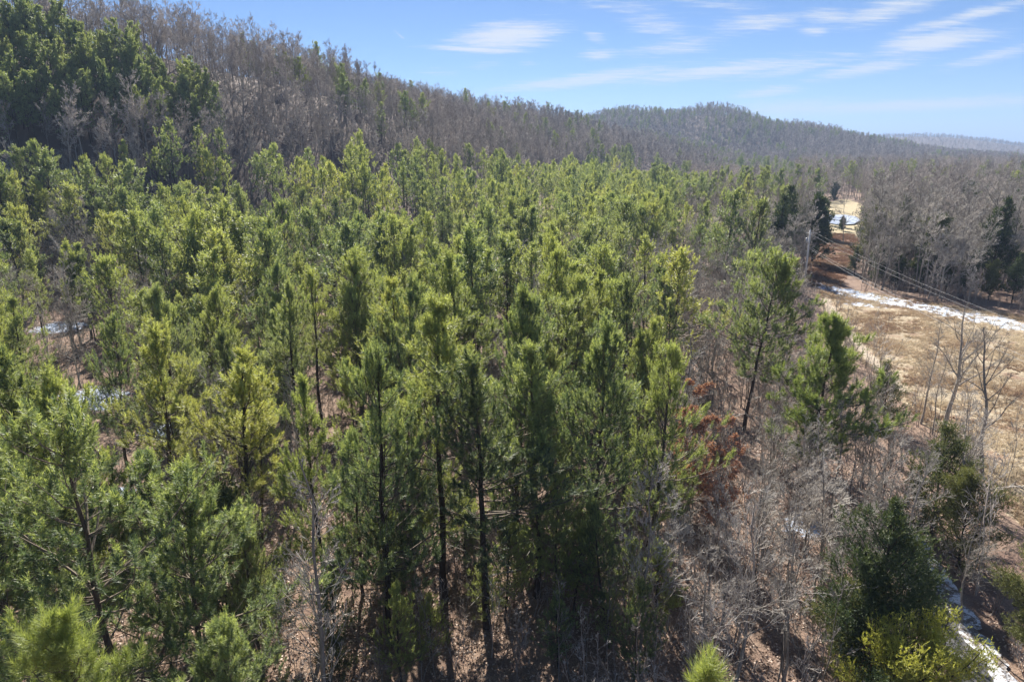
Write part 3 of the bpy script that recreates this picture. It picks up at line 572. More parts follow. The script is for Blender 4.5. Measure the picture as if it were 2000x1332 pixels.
# landmark trees: kind, category, mesh, tip pixel, height, label, short reference
LAND = [
 ('pine_tree', 'pineA0', 850, 610, 17.5, 'tallest dark green pine at the centre of the foreground, straight slim trunk below it', 'tall central pine'),
 ('pine_tree', 'pineA2', 945, 690, 16, 'slim yellow-tipped pine directly right of the tallest central pine', 'slim pine right of the central pine'),
 ('pine_tree', 'pineA5', 1055, 680, 15.5, 'narrow pine with thin straight stem, second right of the tallest central pine', 'narrow thin-stemmed pine'),
 ('pine_tree', 'pineA4', 1165, 640, 16, 'broad yellow-green pine between the central clump and the brushy bare trees', 'broad yellow-green pine'),
 ('pine_tree', 'pineA1', 1280, 690, 14.5, 'bushy pine at the right end of the foreground clump, beside rusty brush', 'bushy end pine'),
 ('pine_tree', 'pineA3', 738, 705, 16, 'pale yellow-green pine with a bare lower trunk, left of the tallest central pine', 'pale pine left of the central pine'),
 ('pine_tree', 'pineTip', 1392, 1284, 14, 'bright yellow-green pine tip poking up at the bottom edge of the view', 'pine tip at the bottom edge'),
 ('pine_tree', 'pineTipB', 125, 1160, 13.5, 'bright long-needled pine top in the lower left corner', 'lower left pine top'),
 ('pine_tree', 'pineBig', 1485, 508, 16.5, 'large open-crowned pine with a bare dark trunk standing apart among bare brush', 'large open-crowned pine'),
 ('pine_tree', 'pineYoung', 1605, 622, 14, 'bright green pine with upright tufts beside the tan field', 'tufted pine beside the field'),
 ('pine_tree', 'pineA1', 45, 690, 16.5, 'big yellow-green pine at the left edge, in front of the bare leaning tree', 'big left edge pine'),
 ('pine_tree', 'pineA3', 80, 770, 15, 'pine with upright bright tips just right of the big left edge pine', 'bright-tipped left pine'),
 ('pine_tree', 'pineA4', 320, 570, 15.5, 'dark broad pine left of the central gap, above the snow patches', 'dark broad pine'),
 ('pine_tree', 'pineA0', 785, 550, 15, 'pine with a sharp leader rising behind the tallest central pine', 'sharp-leader pine'),
 ('pine_tree', 'pineB3', 960, 410, 17, 'tall pine with visible bare trunk standing above its neighbours in mid stand', 'tall mid-stand pine'),
 ('pine_tree', 'pineA2', 430, 690, 14.5, 'pine with bright tips left of the bare brushy gap', 'pine left of the gap'),
 ('pine_tree', 'pineA5', 600, 750, 14, 'short bright pine in front of the bare brushy gap', 'short bright pine'),
 ('pine_tree', 'pineA1', 1095, 935, 8.5, 'small shaded pine low in the gap right of the tallest central pine', 'small shaded pine'),
 ('pine_tree', 'pineA4', 1190, 985, 7.5, 'short drooping pine below the broad yellow-green pine', 'short drooping pine'),
 ('pine_tree', 'pineA1', 985, 1010, 6.5, 'short dark pine among the trunks at the bottom centre', 'short dark pine'),
 ('pine_tree', 'pineA3', 690, 860, 10, 'lower bright pine just left of the pale pine', 'lower bright pine'),
 ('pine_tree', 'pineA4', 480, 1010, 9, 'small dark pine at the bottom, left of the slim grey stem', 'small dark pine at bottom left'),
 ('pine_tree', 'pineA1', 270, 890, 11, 'pine with bluish sheen right of the big left edge pine', 'bluish pine'),
 ('pine_tree', 'pineB0', 1430, 375, 19, 'dark green bushy pine left of the dark cedar pair', 'bushy pine near the cedars'),
 ('pine_tree', 'pineB4', 1475, 395, 18, 'broad pine touching the dark cedars by the utility pole', 'broad pine by the cedars'),
 ('pine_tree', 'pineB2', 1290, 325, 18.5, 'tall pine at the right corner of the plantation, below the dark spur', 'corner pine'),
 ('cedar_tree', 'cedarA0', 1765, 985, 10, 'large dark green cedar beside the snowy road in the lower right', 'large dark cedar'),
 ('cedar_tree', 'cedarA2', 1690, 1150, 5.5, 'low dark green cedar at the left foot of the large dark cedar', 'low cedar'),
 ('cedar_tree', 'cedarA1', 1855, 835, 8.2, 'olive green cedar below the twin bare oaks at the field edge', 'olive field-edge cedar'),
 ('cedar_tree', 'cedarA1', 1745, 712, 6.5, 'round olive cedar at the left edge of the tan field', 'round olive cedar'),
 ('cedar_tree', 'cedarA2', 1905, 935, 6.2, 'olive cedar on the field edge right of the large dark cedar', 'second field-edge cedar'),
 ('cedar_tree', 'cedarA2', 2060, 1075, 6.0, 'olive cedar cut by the right edge of the view above the road', 'right edge cedar'),
 ('cedar_tree', 'cedarA1', 410, 920, 10, 'yellow-tipped cedar among the pines in the lower left', 'yellow-tipped cedar'),
 ('cedar_tree', 'cedarA2', 1565, 518, 5.5, 'low round dark cedar hiding the foot of the utility pole', 'cedar under the pole'),
 ('cedar_tree', 'cedarB0', 1550, 368, 17.5, 'tall dark cedar left of the utility pole', 'tall dark cedar'),
 ('cedar_tree', 'cedarB0', 1525, 385, 16, 'dark cedar merged with the left side of the tall dark cedar', 'left cedar of the pair'),
 ('cedar_tree', 'cedarB2', 1600, 388, 15, 'narrow dark cedar right behind the utility pole', 'narrow dark cedar'),
 ('cedar_tree', 'cedarB0', 1768, 390, 16, 'dark ragged cedar beyond the snowy track, left of the bare grove', 'ragged cedar beyond the track'),
 ('cedar_tree', 'cedarB0', 1960, 392, 16.5, 'tall dark green cedar at the right edge beyond the snowy track', 'tall right cedar'),
 ('cedar_tree', 'cedarB1', 1835, 420, 14, 'greyish olive cedar between the two tall dark cedars beyond the track', 'greyish cedar'),
 ('cedar_tree', 'cedarB2', 1632, 358, 9, 'small dark tree standing beside the icy pond', 'small pond tree'),
 ('cedar_tree', 'cedarB2', 1648, 424, 4.5, 'small green cedar in front of the icy pond', 'cedar in front of the pond'),
 ('cedar_tree', 'cedarB1', 1140, 598, 9, 'dark cedar poking up between pines right of centre', 'cedar right of centre'),
 ('cedar_tree', 'cedarA1', 655, 1215, 3.2, 'low green cedar sapling on the leaf litter at the bottom centre-left', 'low cedar sapling'),
 ('shrub', 'shrub', 1740, 1278, 4.3, 'yellow-green shrub beneath the large dark cedar at the bottom edge', 'yellow shrub'),
 ('shrub', 'shrub', 1822, 1272, 4.2, 'brightest yellow-green shrub beside the snowy road at the bottom right', 'brightest yellow shrub'),
 ('bare_tree', 'oak', 1890, 598, 13, 'leafless oak with wide forked limbs standing in front of the tan field', 'forked oak'),
 ('bare_tree', 'oakB', 1975, 655, 12, 'leafless leaning oak right of the forked oak, reaching to the right edge', 'leaning oak'),
 ('bare_tree', 'conicA1', 1832, 625, 10.5, 'slender leafless tree just left of the forked oak', 'slender tree by the oak'),
 ('bare_tree', 'conicA0', 15, 478, 13, 'pale leafless leaning tree at the far left edge', 'pale left edge tree'),
 ('bare_tree', 'conicA0', 110, 400, 13, 'white leafless tree with fine upswept twigs in a gap at left', 'white tree in the left gap'),
 ('bare_tree', 'conicA1', 92, 425, 12, 'whitish leafless tree directly left of the white gap tree', 'whitish gap tree'),
 ('bare_tree', 'conicA0', 385, 440, 12, 'pale leafless tree sticking out of dark pines left of centre', 'pale tree in the pines'),
 ('bare_tree', 'bareA2', 320, 745, 9, 'pale crooked leafless tree over the snow patches', 'crooked tree over snow'),
 ('bare_tree', 'conicA1', 585, 900, 15, 'slim grey leafless tree with a long bare stem in the lower left centre', 'slim grey stem'),
 ('bare_tree', 'bareA3', 785, 430, 12, 'brown leafless tree filling a gap in the middle of the stand', 'brown gap tree'),
 ('bare_tree', 'bareA1', 615, 590, 9, 'leafless brushy tree in the dark gap left of centre', 'brushy gap tree'),
 ('bare_tree', 'bareA0', 1270, 930, 11, 'grey leafless tree with thin pale twigs right of the pine clump', 'grey tree by the clump'),
 ('bare_tree', 'conicA1', 1400, 1050, 9, 'small upright leafless tree with white twigs above the bright pine tip', 'white-twigged tree'),
 ('bare_tree', 'bareA2', 1470, 960, 11.5, 'leaning pale leafless tree in the lower right brush', 'leaning pale tree'),
 ('bare_tree', 'bareA1', 1570, 1000, 9.5, 'pale bushy leafless tree left of the large dark cedar', 'pale bushy tree'),
 ('bare_tree', 'bareA3', 1720, 840, 10, 'wide silvery leafless tree behind the large dark cedar', 'wide silvery tree'),
 ('bare_tree', 'bareA0', 1810, 880, 10, 'silvery leafless tree leaning toward the road right of the large dark cedar', 'silvery roadside tree'),
 ('bare_tree', 'bareA3', 1640, 900, 9, 'many-stemmed grey leafless tree below the tufted pine', 'many-stemmed tree'),
 ('bare_tree', 'bareA2', 1925, 1000, 7, 'pale leafless sapling overhanging the snowy road', 'sapling over the road'),
 ('oak_tree', 'redoak', 1365, 765, 10, 'small oak holding rust red leaves, right of the bushy end pine', 'rust red oak'),
 ('oak_tree', 'redoak', 1420, 835, 9, 'second rust red oak, below the large open-crowned pine', 'second rust red oak'),
 ('oak_tree', 'redoak', 1690, 1262, 3.4, 'pinkish brown leafy sapling at the bottom edge left of the yellow shrubs', 'pinkish sapling'),
 ('bare_tree', 'bareB1', 1700, 352, 18, 'wide grey leafless tree right of the icy pond', 'wide tree by the pond'),
 ('bare_tree', 'bareB0', 1660, 372, 15, 'leafless tree leaning over the reddish lane', 'tree over the lane'),
 ('bare_tree', 'bareB2', 1800, 302, 23, 'tallest leafless tree on the skyline of the right grove', 'tallest right grove tree'),
 ('bare_tree', 'bareB0', 1910, 312, 22, 'tall leafless tree right of the tallest one in the right grove', 'tall right grove tree'),
 ('bare_tree', 'bareB2', 1985, 300, 23.5, 'tall leafless tree at the right edge breaking the horizon', 'right edge grove tree'),
]
CATS = {'pine_tree': 'pine tree', 'cedar_tree': 'cedar', 'bare_tree': 'bare tree', 'oak_tree': 'oak', 'shrub': 'shrub'}
LM = []
for kind, key, px, py, h, label, ref in LAND:
    x, y = top_at(px, py, h); put(kind, CATS[kind], key, x, y, h, rnd.uniform(0, 6.28), label, None)
    LM.append((kind, x, y, px, py, ref))
LMX = np.array([(a[1], a[2]) for a in LM])

def scatter(seed, spacing, y0, y1, kx=.80, mx=10):
    rng = np.random.default_rng(seed); out = []
    ny = int((y1-y0)/spacing); nx = int(2*(kx*y1+mx)/spacing)
    a, b = np.meshgrid(np.arange(nx), np.arange(ny), indexing='ij')
    x = -(kx*y1+mx)+a*spacing+rng.uniform(-.42, .42, a.shape)*spacing+(b % 2)*spacing*.5; y = y0+b*spacing+rng.uniform(-.42, .42, a.shape)*spacing
    x, y = x.ravel(), y.ravel(); k = np.abs(x) < kx*y+mx; return x[k], y[k], rng
def visible(x, y, top, slack=6.):
    """drop trees whose tip lies behind rising ground"""
    z = ground_z(x, y)+top; a = (z-CAMZ+slack)/np.hypot(x, y); best = np.full(x.shape, -9.)
    for s in np.linspace(.3, .97, 28): best = np.maximum(best, (ground_z(x*s, y*s)-CAMZ)/(np.hypot(x, y)*s))
    return a > best
def free(x, y):
    """positions outside fields, lane, pond and road"""
    f = ~(inpoly(x, y, FIELD) | inpoly(x, y, SNOWBAND) | inpoly(x, y, CORR) | inpoly(x, y, FARFIELD) | inpoly(x, y, FARFIELD2) | inpoly(x, y, POND))
    return f & (segdist(x, y, ROAD) > 2.6)
def clear_of(x, y, pts, r):
    d = np.full(x.shape, 1e9)
    for p in pts: d = np.minimum(d, np.hypot(x-p[0], y-p[1]))
    return d > r
# sight lines kept open as in the photograph (foot pixels): openings in the stand
OPEN = [(g2(*p)[:2], r) for p, r in [((130, 640), 6), ((195, 790), 5.5), ((240, 960), 3.), ((330, 860), 4.5), ((640, 760), 5), ((660, 860), 4), ((800, 500), 5), ((200, 560), 5), ((1200, 470), 8), ((610, 700), 4), ((860, 640), 3.5)]]
pines_all = []
x, y, rng = scatter(1, 4.6, 18.5, 345)
pxb, pyb = proj(x, y, ground_z(x, y)); ratio = x/y
lim = .232+.05*vnoise(x, y, 18, 4)-.02+np.clip((y-150)/200, 0, 1)*.03
ridge_h = ridge(x, y, RIDGE1, 135, 190)
ok = (ratio < lim) & free(x, y) & (ridge_h < 7+8*vnoise(x, y, 25, 8))
for c, r in OPEN: ok &= np.hypot(x-c[0], y-c[1]) > r
ok &= (vnoise(x, y, 9, 2)*.6+vnoise(x, y, 4, 5)*.4 > .425)
ok &= ~((y > 33) & (y < 47) & (x > -15) & (x < 8) & (rng.uniform(0, 1, x.shape) < .55))
ok &= ~((y < 31) & (x > -9)); ok &= ~((y < 36) & (x > 1) & (x < 7))
ok &= clear_of(x, y, LMX, 2.0)
# keep the near left corner thinner, tops of the nearest trees do not fill the frame

x, y = x[ok], y[ok]; h = np.clip(rng.normal(14.6, 2.2, len(x)), 7, 17.8)*(.84+.18*vnoise(x, y, 16, 9))
v = visible(x, y, h) & ~blocks(x, y, h, 1.5); x, y, h = x[v], y[v], h[v]
order = np.argsort(y); x, y, h = x[order], y[order], h[order]
print('plantation pines', len(x))
# a few pines right of the plantation edge, among bare brush
xr, yr, rr = scatter(2, 9, 75, 330); ratio = xr/yr; k = (ratio > .27) & (ratio < .44) & free(xr, yr) & (yr < 330) & (rr.uniform(0, 1, xr.shape) < .55*np.clip((yr-60)/60, .2, 1)) & clear_of(xr, yr, LMX, 4)
xr, yr = xr[k], yr[k]; k = ~blocks(xr, yr, 15); xr, yr = xr[k], yr[k]

DIRW = {0: 'right of', 1: 'beyond', 2: 'left of', 3: 'in front of'}
ORD = ['nearest', 'second', 'third', 'fourth', 'fifth', 'sixth', 'seventh', 'eighth', 'ninth', 'tenth', 'eleventh', 'twelfth', '13th', '14th', '15th', '16th', '17th', '18th', '19th', '20th', '21st', '22nd', '23rd', '24th', '25th', '26th', '27th', '28th', '29th', '30th', '31st', '32nd', '33rd', '34th', '35th', '36th', '37th', '38th', '39th', '40th', '41st', '42nd', '43rd', '44th', '45th', '46th', '47th', '48th', '49th', '50th']+['%dth' % k for k in range(51, 400)]
def labels_for(x, y, noun):
    """unique wording from the nearest landmark tree, the side it stands on and its rank outward"""
    info = []
    for i in range(len(x)):
        d = np.hypot(LMX[:, 0]-x[i], LMX[:, 1]-y[i]); j = int(np.argmin(d)); dx, dy = x[i]-LMX[j, 0], y[i]-LMX[j, 1]
        q = int(((math.degrees(math.atan2(dy, dx))+45) % 360)//90); info.append((j, q, d[j], i))
    lab = [None]*len(x); groups = {}
    for it in info: groups.setdefault(it[:2], []).append(it)
    for (j, q), L in groups.items():
        L.sort(key=lambda a: a[2])
        for r, it in enumerate(L):
            w_ = noun if r == 0 and len(L) == 1 else ('%s %s' % (ORD[r], noun))
            lab[it[3]] = '%s %s the %s' % (w_, DIRW[q], LM[j][5])
    return lab

# ---- geometry-nodes scatter of what nobody could count
def stuff(name, label, cat, keys, x, y, s, vid=None, sink=.05, seed=0):
    rng = np.random.default_rng(seed); n = len(x); parts = []; vids = []
    for i, k in enumerate(keys):
        for p in PROTO[k]['T']+PROTO[k]['C']: parts.append(p); vids.append(np.full(len(p[0]), i))
    pts = np.column_stack([x, y, ground_z(x, y)-sink])
    me = build_mesh(name, parts, extra=pts); nv = len(me.vertices)
    vid = rng.integers(0, len(keys), n) if vid is None else vid
    def at_(nm, typ, fill, vals, w_=1):
        a = me.attributes.new(nm, typ, 'POINT'); arr = np.full((nv, w_), fill, np.float32 if typ != 'INT' else np.int32); arr[nv-n:] = np.asarray(vals).reshape(n, w_)
        if nm == 'vid': arr[:nv-n, 0] = np.concatenate(vids)
        a.data.foreach_set('vector' if typ == 'FLOAT_VECTOR' else 'value', arr.ravel())
    at_('vid', 'INT', 0, vid); at_('ispt', 'FLOAT', 0, np.ones(n)); at_('scl', 'FLOAT', 1, s)
    rot = np.column_stack([rng.normal(0, .03, n), rng.normal(0, .03, n), rng.uniform(0, 2*pi, n)]); at_('rot', 'FLOAT_VECTOR', 0, rot, 3)
    ng = bpy.data.node_groups.new(name, 'GeometryNodeTree')
    ng.interface.new_socket('Geometry', in_out='INPUT', socket_type='NodeSocketGeometry'); ng.interface.new_socket('Geometry', in_out='OUTPUT', socket_type='NodeSocketGeometry')
    nn = ng.nodes; L = ng.links; gi = nn.new('NodeGroupInput'); go = nn.new('NodeGroupOutput')
    def named(nm, ty):
        a = nn.new('GeometryNodeInputNamedAttribute'); a.data_type = ty; a.inputs[0].default_value = nm; return a.outputs[0]
    sep = nn.new('GeometryNodeSeparateGeometry'); sep.domain = 'POINT'; L.new(gi.outputs[0], sep.inputs[0])
    gt = nn.new('FunctionNodeCompare'); gt.data_type = 'FLOAT'; gt.operation = 'GREATER_THAN'; gt.inputs[1].default_value = .5; L.new(named('ispt', 'FLOAT'), gt.inputs[0]); L.new(gt.outputs[0], sep.inputs[1])
    m2p = nn.new('GeometryNodeMeshToPoints'); L.new(sep.outputs[0], m2p.inputs[0])
    join = nn.new('GeometryNodeJoinGeometry')
    for i in reversed(range(len(keys))):
        s2 = nn.new('GeometryNodeSeparateGeometry'); s2.domain = 'POINT'; L.new(sep.outputs[1], s2.inputs[0])
        eq = nn.new('FunctionNodeCompare'); eq.data_type = 'INT'; eq.operation = 'EQUAL'; L.new(named('vid', 'INT'), eq.inputs[2]); eq.inputs[3].default_value = i; L.new(eq.outputs[0], s2.inputs[1])
        g2i = nn.new('GeometryNodeGeometryToInstance'); L.new(s2.outputs[0], g2i.inputs[0]); L.new(g2i.outputs[0], join.inputs[0])
    iop = nn.new('GeometryNodeInstanceOnPoints'); L.new(m2p.outputs[0], iop.inputs['Points']); L.new(join.outputs[0], iop.inputs['Instance']); iop.inputs['Pick Instance'].default_value = True
    L.new(named('vid', 'INT'), iop.inputs['Instance Index']); L.new(named('rot', 'FLOAT_VECTOR'), iop.inputs['Rotation'])
    L.new(named('scl', 'FLOAT'), iop.inputs['Scale']); L.new(iop.outputs[0], go.inputs[0])
    o = bpy.data.objects.new(name, me); C.objects.link(o); md = o.modifiers.new('scatter', 'NODES'); md.node_group = ng
    tag(o, label, cat, None, 'stuff'); return o

# ---- plantation: nearest pines one by one, the rest as one mass
nland = sum(1 for a in LM if a[0] == 'pine_tree'); NI = 300-nland-14-16
px_, py_ = proj(x, y, ground_z(x, y)+h*.75); inview = (px_ > -60) & (px_ < 2060) & (py_ < 1380) & (np.arange(len(x)) >= 0)
sel = np.where(inview)[0][:NI]; rest = np.setdiff1d(np.arange(len(x)), sel)
lab = labels_for(x[sel], y[sel], 'plantation pine')
for n_, i in enumerate(sel):
    key = 'pineA%d' % rnd.randrange(9) if y[i] < 68 else 'pineB%d' % rnd.randrange(8)
    put('pine_tree', 'pine tree', key, x[i], y[i], h[i], rnd.uniform(0, 6.28), lab[n_], 'pines planted across the foreground')
o_ = np.argsort(yr)[:14]; lab = labels_for(xr[o_], yr[o_], 'scattered pine')
for n_, i in enumerate(o_):
    put('pine_tree', 'pine tree', 'pineB%d' % rnd.randrange(8), xr[i], yr[i], rnd.uniform(10, 16), rnd.uniform(0, 6.28), lab[n_], 'pines scattered in the brush right of the plantation')
xr, yr = np.delete(xr, o_), np.delete(yr, o_)
near = rest[(y[rest] < 150)]; far = rest[(y[rest] >= 150)]
PB = ['pineB%d' % i for i in range(8)]; PC = ['pineC%d' % i for i in range(4)]
stuff('pine_plantation', 'dense mass of green pines behind the nearest ones', 'pine forest', PB, np.concatenate([x[near], xr]), np.concatenate([y[near], yr]), np.concatenate([h[near]/15.5, np.random.default_rng(1).uniform(.6, 1.1, len(xr))]), seed=3)
stuff('pine_plantation', 'farthest band of green pines along the foot of the ridge', 'pine forest', PC, x[far], y[far], h[far]/15.5, seed=4)

# shaded young pines and cedars between the front trunks
rg = np.random.default_rng(77); sx = np.array([-9.5, -6.8, -4.2, -1.5, .6, 2.4, 3.6, 5.2, 6.6, 7.8, -8, -3, 1.5, 4.4, -5.5, 6]); sy = np.array([31, 34, 30.5, 33, 36, 30, 34.5, 31.5, 35, 32.5, 38, 39, 39.5, 39, 28.5, 28.5])
lab = labels_for(sx, sy, 'shaded young pine')
for i in range(16):
    put('pine_tree', 'pine tree', rnd.choice(['pineA6', 'pineA4', 'pineA1', 'pineA3']), sx[i], sy[i], rg.uniform(3.2, 6.2), rnd.uniform(0, 6.28), lab[i], 'shaded young pines between the front trunks')
# ---- hillside pines (dark stand on the left slope) and scattered evergreens
x2, y2, rg = scatter(6, 3.7, 95, 330, kx=.86); p2, q2 = proj(x2, y2, ground_z(x2, y2)); rh = ridge(x2, y2, RIDGE1, 135, 190)
k = (p2 < 425+40*rg.normal(0, 1, x2.shape)) & (rh > 19) & inpoly(p2, q2, [(-900, -400), (-900, 330), (430, 300), (440, 245), (400, 222), (330, 200), (230, 165), (150, 140), (60, 115), (-60, 90)])
k &= visible(x2, y2, 18); x2, y2 = x2[k], y2[k]; print('hill pines', len(x2))
stuff('hillside_pines', 'dark green pine stand covering the left slope of the ridge', 'pine forest', ['pineH0', 'pineH1', 'pineH2'], x2, y2, np.random.default_rng(2).uniform(.55, .85, len(x2)), seed=5)
x3, y3, rg = scatter(7, 14, 240, 1300, kx=.82); p3, q3 = proj(x3, y3, ground_z(x3, y3)); rh = np.maximum(ridge(x3, y3, RIDGE1, 135, 190), ridge(x3, y3, RIDGE2, 330, 420))
k = (p3 > 470) & free(x3, y3) & ((vnoise(x3, y3, 55, 12) > .62) | ((x3/y3 > .2) & (y3 < 520) & (vnoise(x3, y3, 25, 14) > .45))) & visible(x3, y3, 15, 2) & ((rh > 3) | (x3/y3 > .2)); x3, y3 = x3[k], y3[k]
k2 = np.argsort(y3)
stuff('hillside_evergreens', 'scattered evergreens dotted over the bare ridge slopes', 'evergreens', ['pineH0', 'pineH1', 'pineH2'], x3, y3, np.random.default_rng(2).uniform(.55, .95, len(x3)), seed=6)

# ---- bare woods
x4, y4, rg = scatter(8, 4.5, 150, 520, kx=.82); p4, q4 = proj(x4, y4, ground_z(x4, y4)); rh = ridge(x4, y4, RIDGE1, 135, 190)
darkst = inpoly(p4, q4, [(-900, -400), (-900, 330), (430, 300), (440, 245), (400, 222), (330, 200), (230, 165), (150, 140), (60, 115), (-60, 90)])
k = (rh > 12) & ~darkst & visible(x4, y4, 19, 0) & free(x4, y4) & (rg.uniform(0, 1, x4.shape) < .93); x4, y4 = x4[k], y4[k]
x5, y5, rg = scatter(9, 7, 520, 2000, kx=.80); rh = np.maximum(ridge(x5, y5, RIDGE1, 135, 190), ridge(x5, y5, RIDGE2, 330, 420))
k = (rh > 2) & visible(x5, y5, 18, 0); x5, y5 = x5[k], y5[k]
x6, y6, rg = scatter(10, 20, 1500, 6200, kx=.80); rh = np.maximum(ridge(x6, y6, RIDGE3, 600, 700), ridge(x6, y6, RIDGE4, 900, 1000)); k = (x6 > .2*y6) & visible(x6, y6, 18, 0); x6, y6 = x6[k], y6[k]
# valley woods to the right
x7, y7, rg = scatter(11, 5.6, 150, 900, kx=.82); rat = x7/y7; rh = ridge(x7, y7, RIDGE1, 135, 190)
k = (rat > .24) & (rh < 14) & free(x7, y7) & visible(x7, y7, 14, 0) & (vnoise(x7, y7, 30, 21) > .22) & ~((y7 < 300) & (rat < .5) & (rg.uniform(0, 1, x7.shape) < .35)); x7, y7 = x7[k], y7[k]; k = ~blocks(x7, y7, 14, 1.5, .1); x7, y7 = x7[k], y7[k]
print('bare', len(x4), len(x5), len(x6), len(x7))
r_ = np.random.default_rng(12)
# the skyline bare trees of the near ridge: individually countable ones
BC = ['bareC%d' % i for i in range(4)]; BD = ['bareD%d' % i for i in range(3)]; BB = ['bareB%d' % i for i in range(4)]
cr = np.column_stack([x4, y4]); dcr = segdist(x4, y4, RIDGE1); px4, py4 = proj(x4, y4, ground_z(x4, y4)+18)
sky_i = np.where((dcr < 16) & (px4 > 60) & (px4 < 800) & (y4 < 430))[0]; sky_i = sky_i[np.argsort(px4[sky_i])][:60]
for n_, i in enumerate(sky_i):
    pxi = px4[i]; nm = 'left end' if pxi < 200 else 'left part' if pxi < 350 else 'middle' if pxi < 520 else 'right part' if pxi < 680 else 'right end'
    rk = int((px4[sky_i[:n_]] > {'left end': 0, 'left part': 200, 'middle': 350, 'right part': 520, 'right end': 680}[nm]).sum())
    put('bare_tree', 'bare tree', 'bareC%d' % rnd.randrange(4), x4[i], y4[i], rnd.uniform(13.5, 18.5), rnd.uniform(0, 6.28), 'leafless tree on the near ridge skyline, %s from the left in its %s' % (ORD[rk] if rk else 'first', nm), 'leafless trees along the near ridge skyline')
kk = np.setdiff1d(np.arange(len(x4)), sky_i)
stuff('bare_woods', 'leafless hardwoods covering the near ridge', 'bare woods', BC, x4[kk], y4[kk], r_.uniform(.5, 1.0, len(kk)), seed=7)
stuff('bare_woods', 'leafless hardwoods covering the second, hazier hill', 'bare woods', BD, x5, y5, r_.uniform(.45, 1.0, len(x5)), seed=8)
stuff('bare_woods', 'leafless woods on the farthest blue hills', 'bare woods', BD, x6, y6, r_.uniform(.45, .8, len(x6)), seed=9)
stuff('bare_woods', 'grey leafless woods across the valley floor', 'bare woods', BC+['bareB0', 'bareB2'], x7, y7, r_.uniform(.5, .85, len(x7))*np.where(x7/y7 > .4, 1.25, 1.), seed=10)

# near and mid bare trees right of the plantation
x8, y8, rg = scatter(13, 3.9, 28, 170, kx=.84); rat = x8/y8; k = (rat > .25) & free(x8, y8) & clear_of(x8, y8, LMX, 1.6)
# inpoly(x8, y8, gpoly([(1640, 560), (1690, 500), (1720, 450), (2300, 470), (2500, 640), (2000, 616), (1850, 594)]))
k &= ~((y8 < 33) & (rat < .3)); x8, y8 = x8[k], y8[k]
dens = rg.uniform(0, 1, len(x8)); k = dens < np.where(y8 < 60, 1.0, .95)
# keep the large open pine and the field oaks readable
for (a, b), r in [((1445, 850), 6.0), ((1870, 900), 5)]:
    c_ = g2(a, b)[:2]; k &= np.hypot(x8-c_[0], y8-c_[1]) > r
x8, y8 = x8[k], y8[k]; o_ = np.argsort(y8); x8, y8 = x8[o_], y8[o_]
p8, q8 = proj(x8, y8, ground_z(x8, y8)+6); k = ~blocks(x8, y8, np.where(y8 > 75, 14, 9.), 1.8, .0) & (p8 > -40) & (p8 < 2060) & (q8 < 1380); x8, y8 = x8[k], y8[k]
NB = 108; lab = labels_for(x8[:NB], y8[:NB], 'leafless tree')
for i in range(min(NB, len(x8))):
    nr = y8[i] < 75; key = rnd.choice(['bareA0', 'bareA1', 'bareA2', 'bareA3', 'conicA1']) if nr else rnd.choice(BB)
    hh = rnd.uniform(5.5, 9) if nr else (rnd.uniform(12, 19) if x8[i]/y8[i] > .42 and y8[i] > 118 else rnd.uniform(6, 11.5))
    put('bare_tree', 'bare tree', key, x8[i], y8[i], hh, rnd.uniform(0, 6.28), lab[i], 'leafless trees in the brush right of the pines')
stuff('bare_woods', 'leafless trees behind the brush and beyond the snowy track', 'bare woods', BB, x8[NB:], y8[NB:], r_.uniform(.55, .9, len(x8[NB:]))*np.where((x8[NB:]/y8[NB:] > .42) & (y8[NB:] > 118), 1.45, 1.), seed=11)
# bare trees mixed through the plantation gaps
x9, y9, rg = scatter(14, 6.0, 40, 200); k = (x9/y9 < .26) & (vnoise(x9, y9, 9, 2)*.6+vnoise(x9, y9, 4, 5)*.4 < .42) & (ridge(x9, y9, RIDGE1, 135, 190) < 14); x9, y9 = x9[k], y9[k]; o_ = np.argsort(y9)[:98]; x9, y9 = x9[o_], y9[o_]
lab = labels_for(x9, y9, 'pale leafless tree')
for i in range(len(x9)):
    put('bare_tree', 'bare tree', rnd.choice(['conicA0', 'conicA1', 'bareA1', 'bareA3']), x9[i], y9[i], rnd.uniform(9.5, 14), rnd.uniform(0, 6.28), lab[i], 'leafless trees standing in gaps of the plantation')
# cedars beyond the track
x10, y10, rg = scatter(15, 8.5, 128, 300, kx=.84); k = (x10/y10 > .42) & free(x10, y10) & (rg.uniform(0, 1, x10.shape) < .5) & clear_of(x10, y10, LMX, 5); x10, y10 = x10[k][:80], y10[k][:80]
lab = labels_for(x10, y10, 'dark cedar')
for i in range(len(x10)):
    put('cedar_tree', 'cedar', rnd.choice(['cedarB0', 'cedarB1', 'cedarB2']), x10[i], y10[i], rnd.uniform(8, 14.5), rnd.uniform(0, 6.28), lab[i], 'cedars in the grove beyond the snowy track')

for n_, (a, b, hh) in enumerate([(1668, 540, 6), (1715, 554, 7.5), (1752, 560, 6), (1800, 566, 8), (1846, 572, 6.5), (1885, 580, 8), (1930, 586, 7), (1975, 594, 8.5)]):
    q_ = g2(a, b); put('cedar_tree', 'cedar', rnd.choice(['cedarB0', 'cedarB1', 'cedarB2']), q_[0], q_[1], hh, rnd.uniform(0, 6.28), '%s low cedar from the left in the row shading the snowy track' % (ORD[n_] if n_ else 'first'), 'low cedars in a row along the far side of the snowy track')
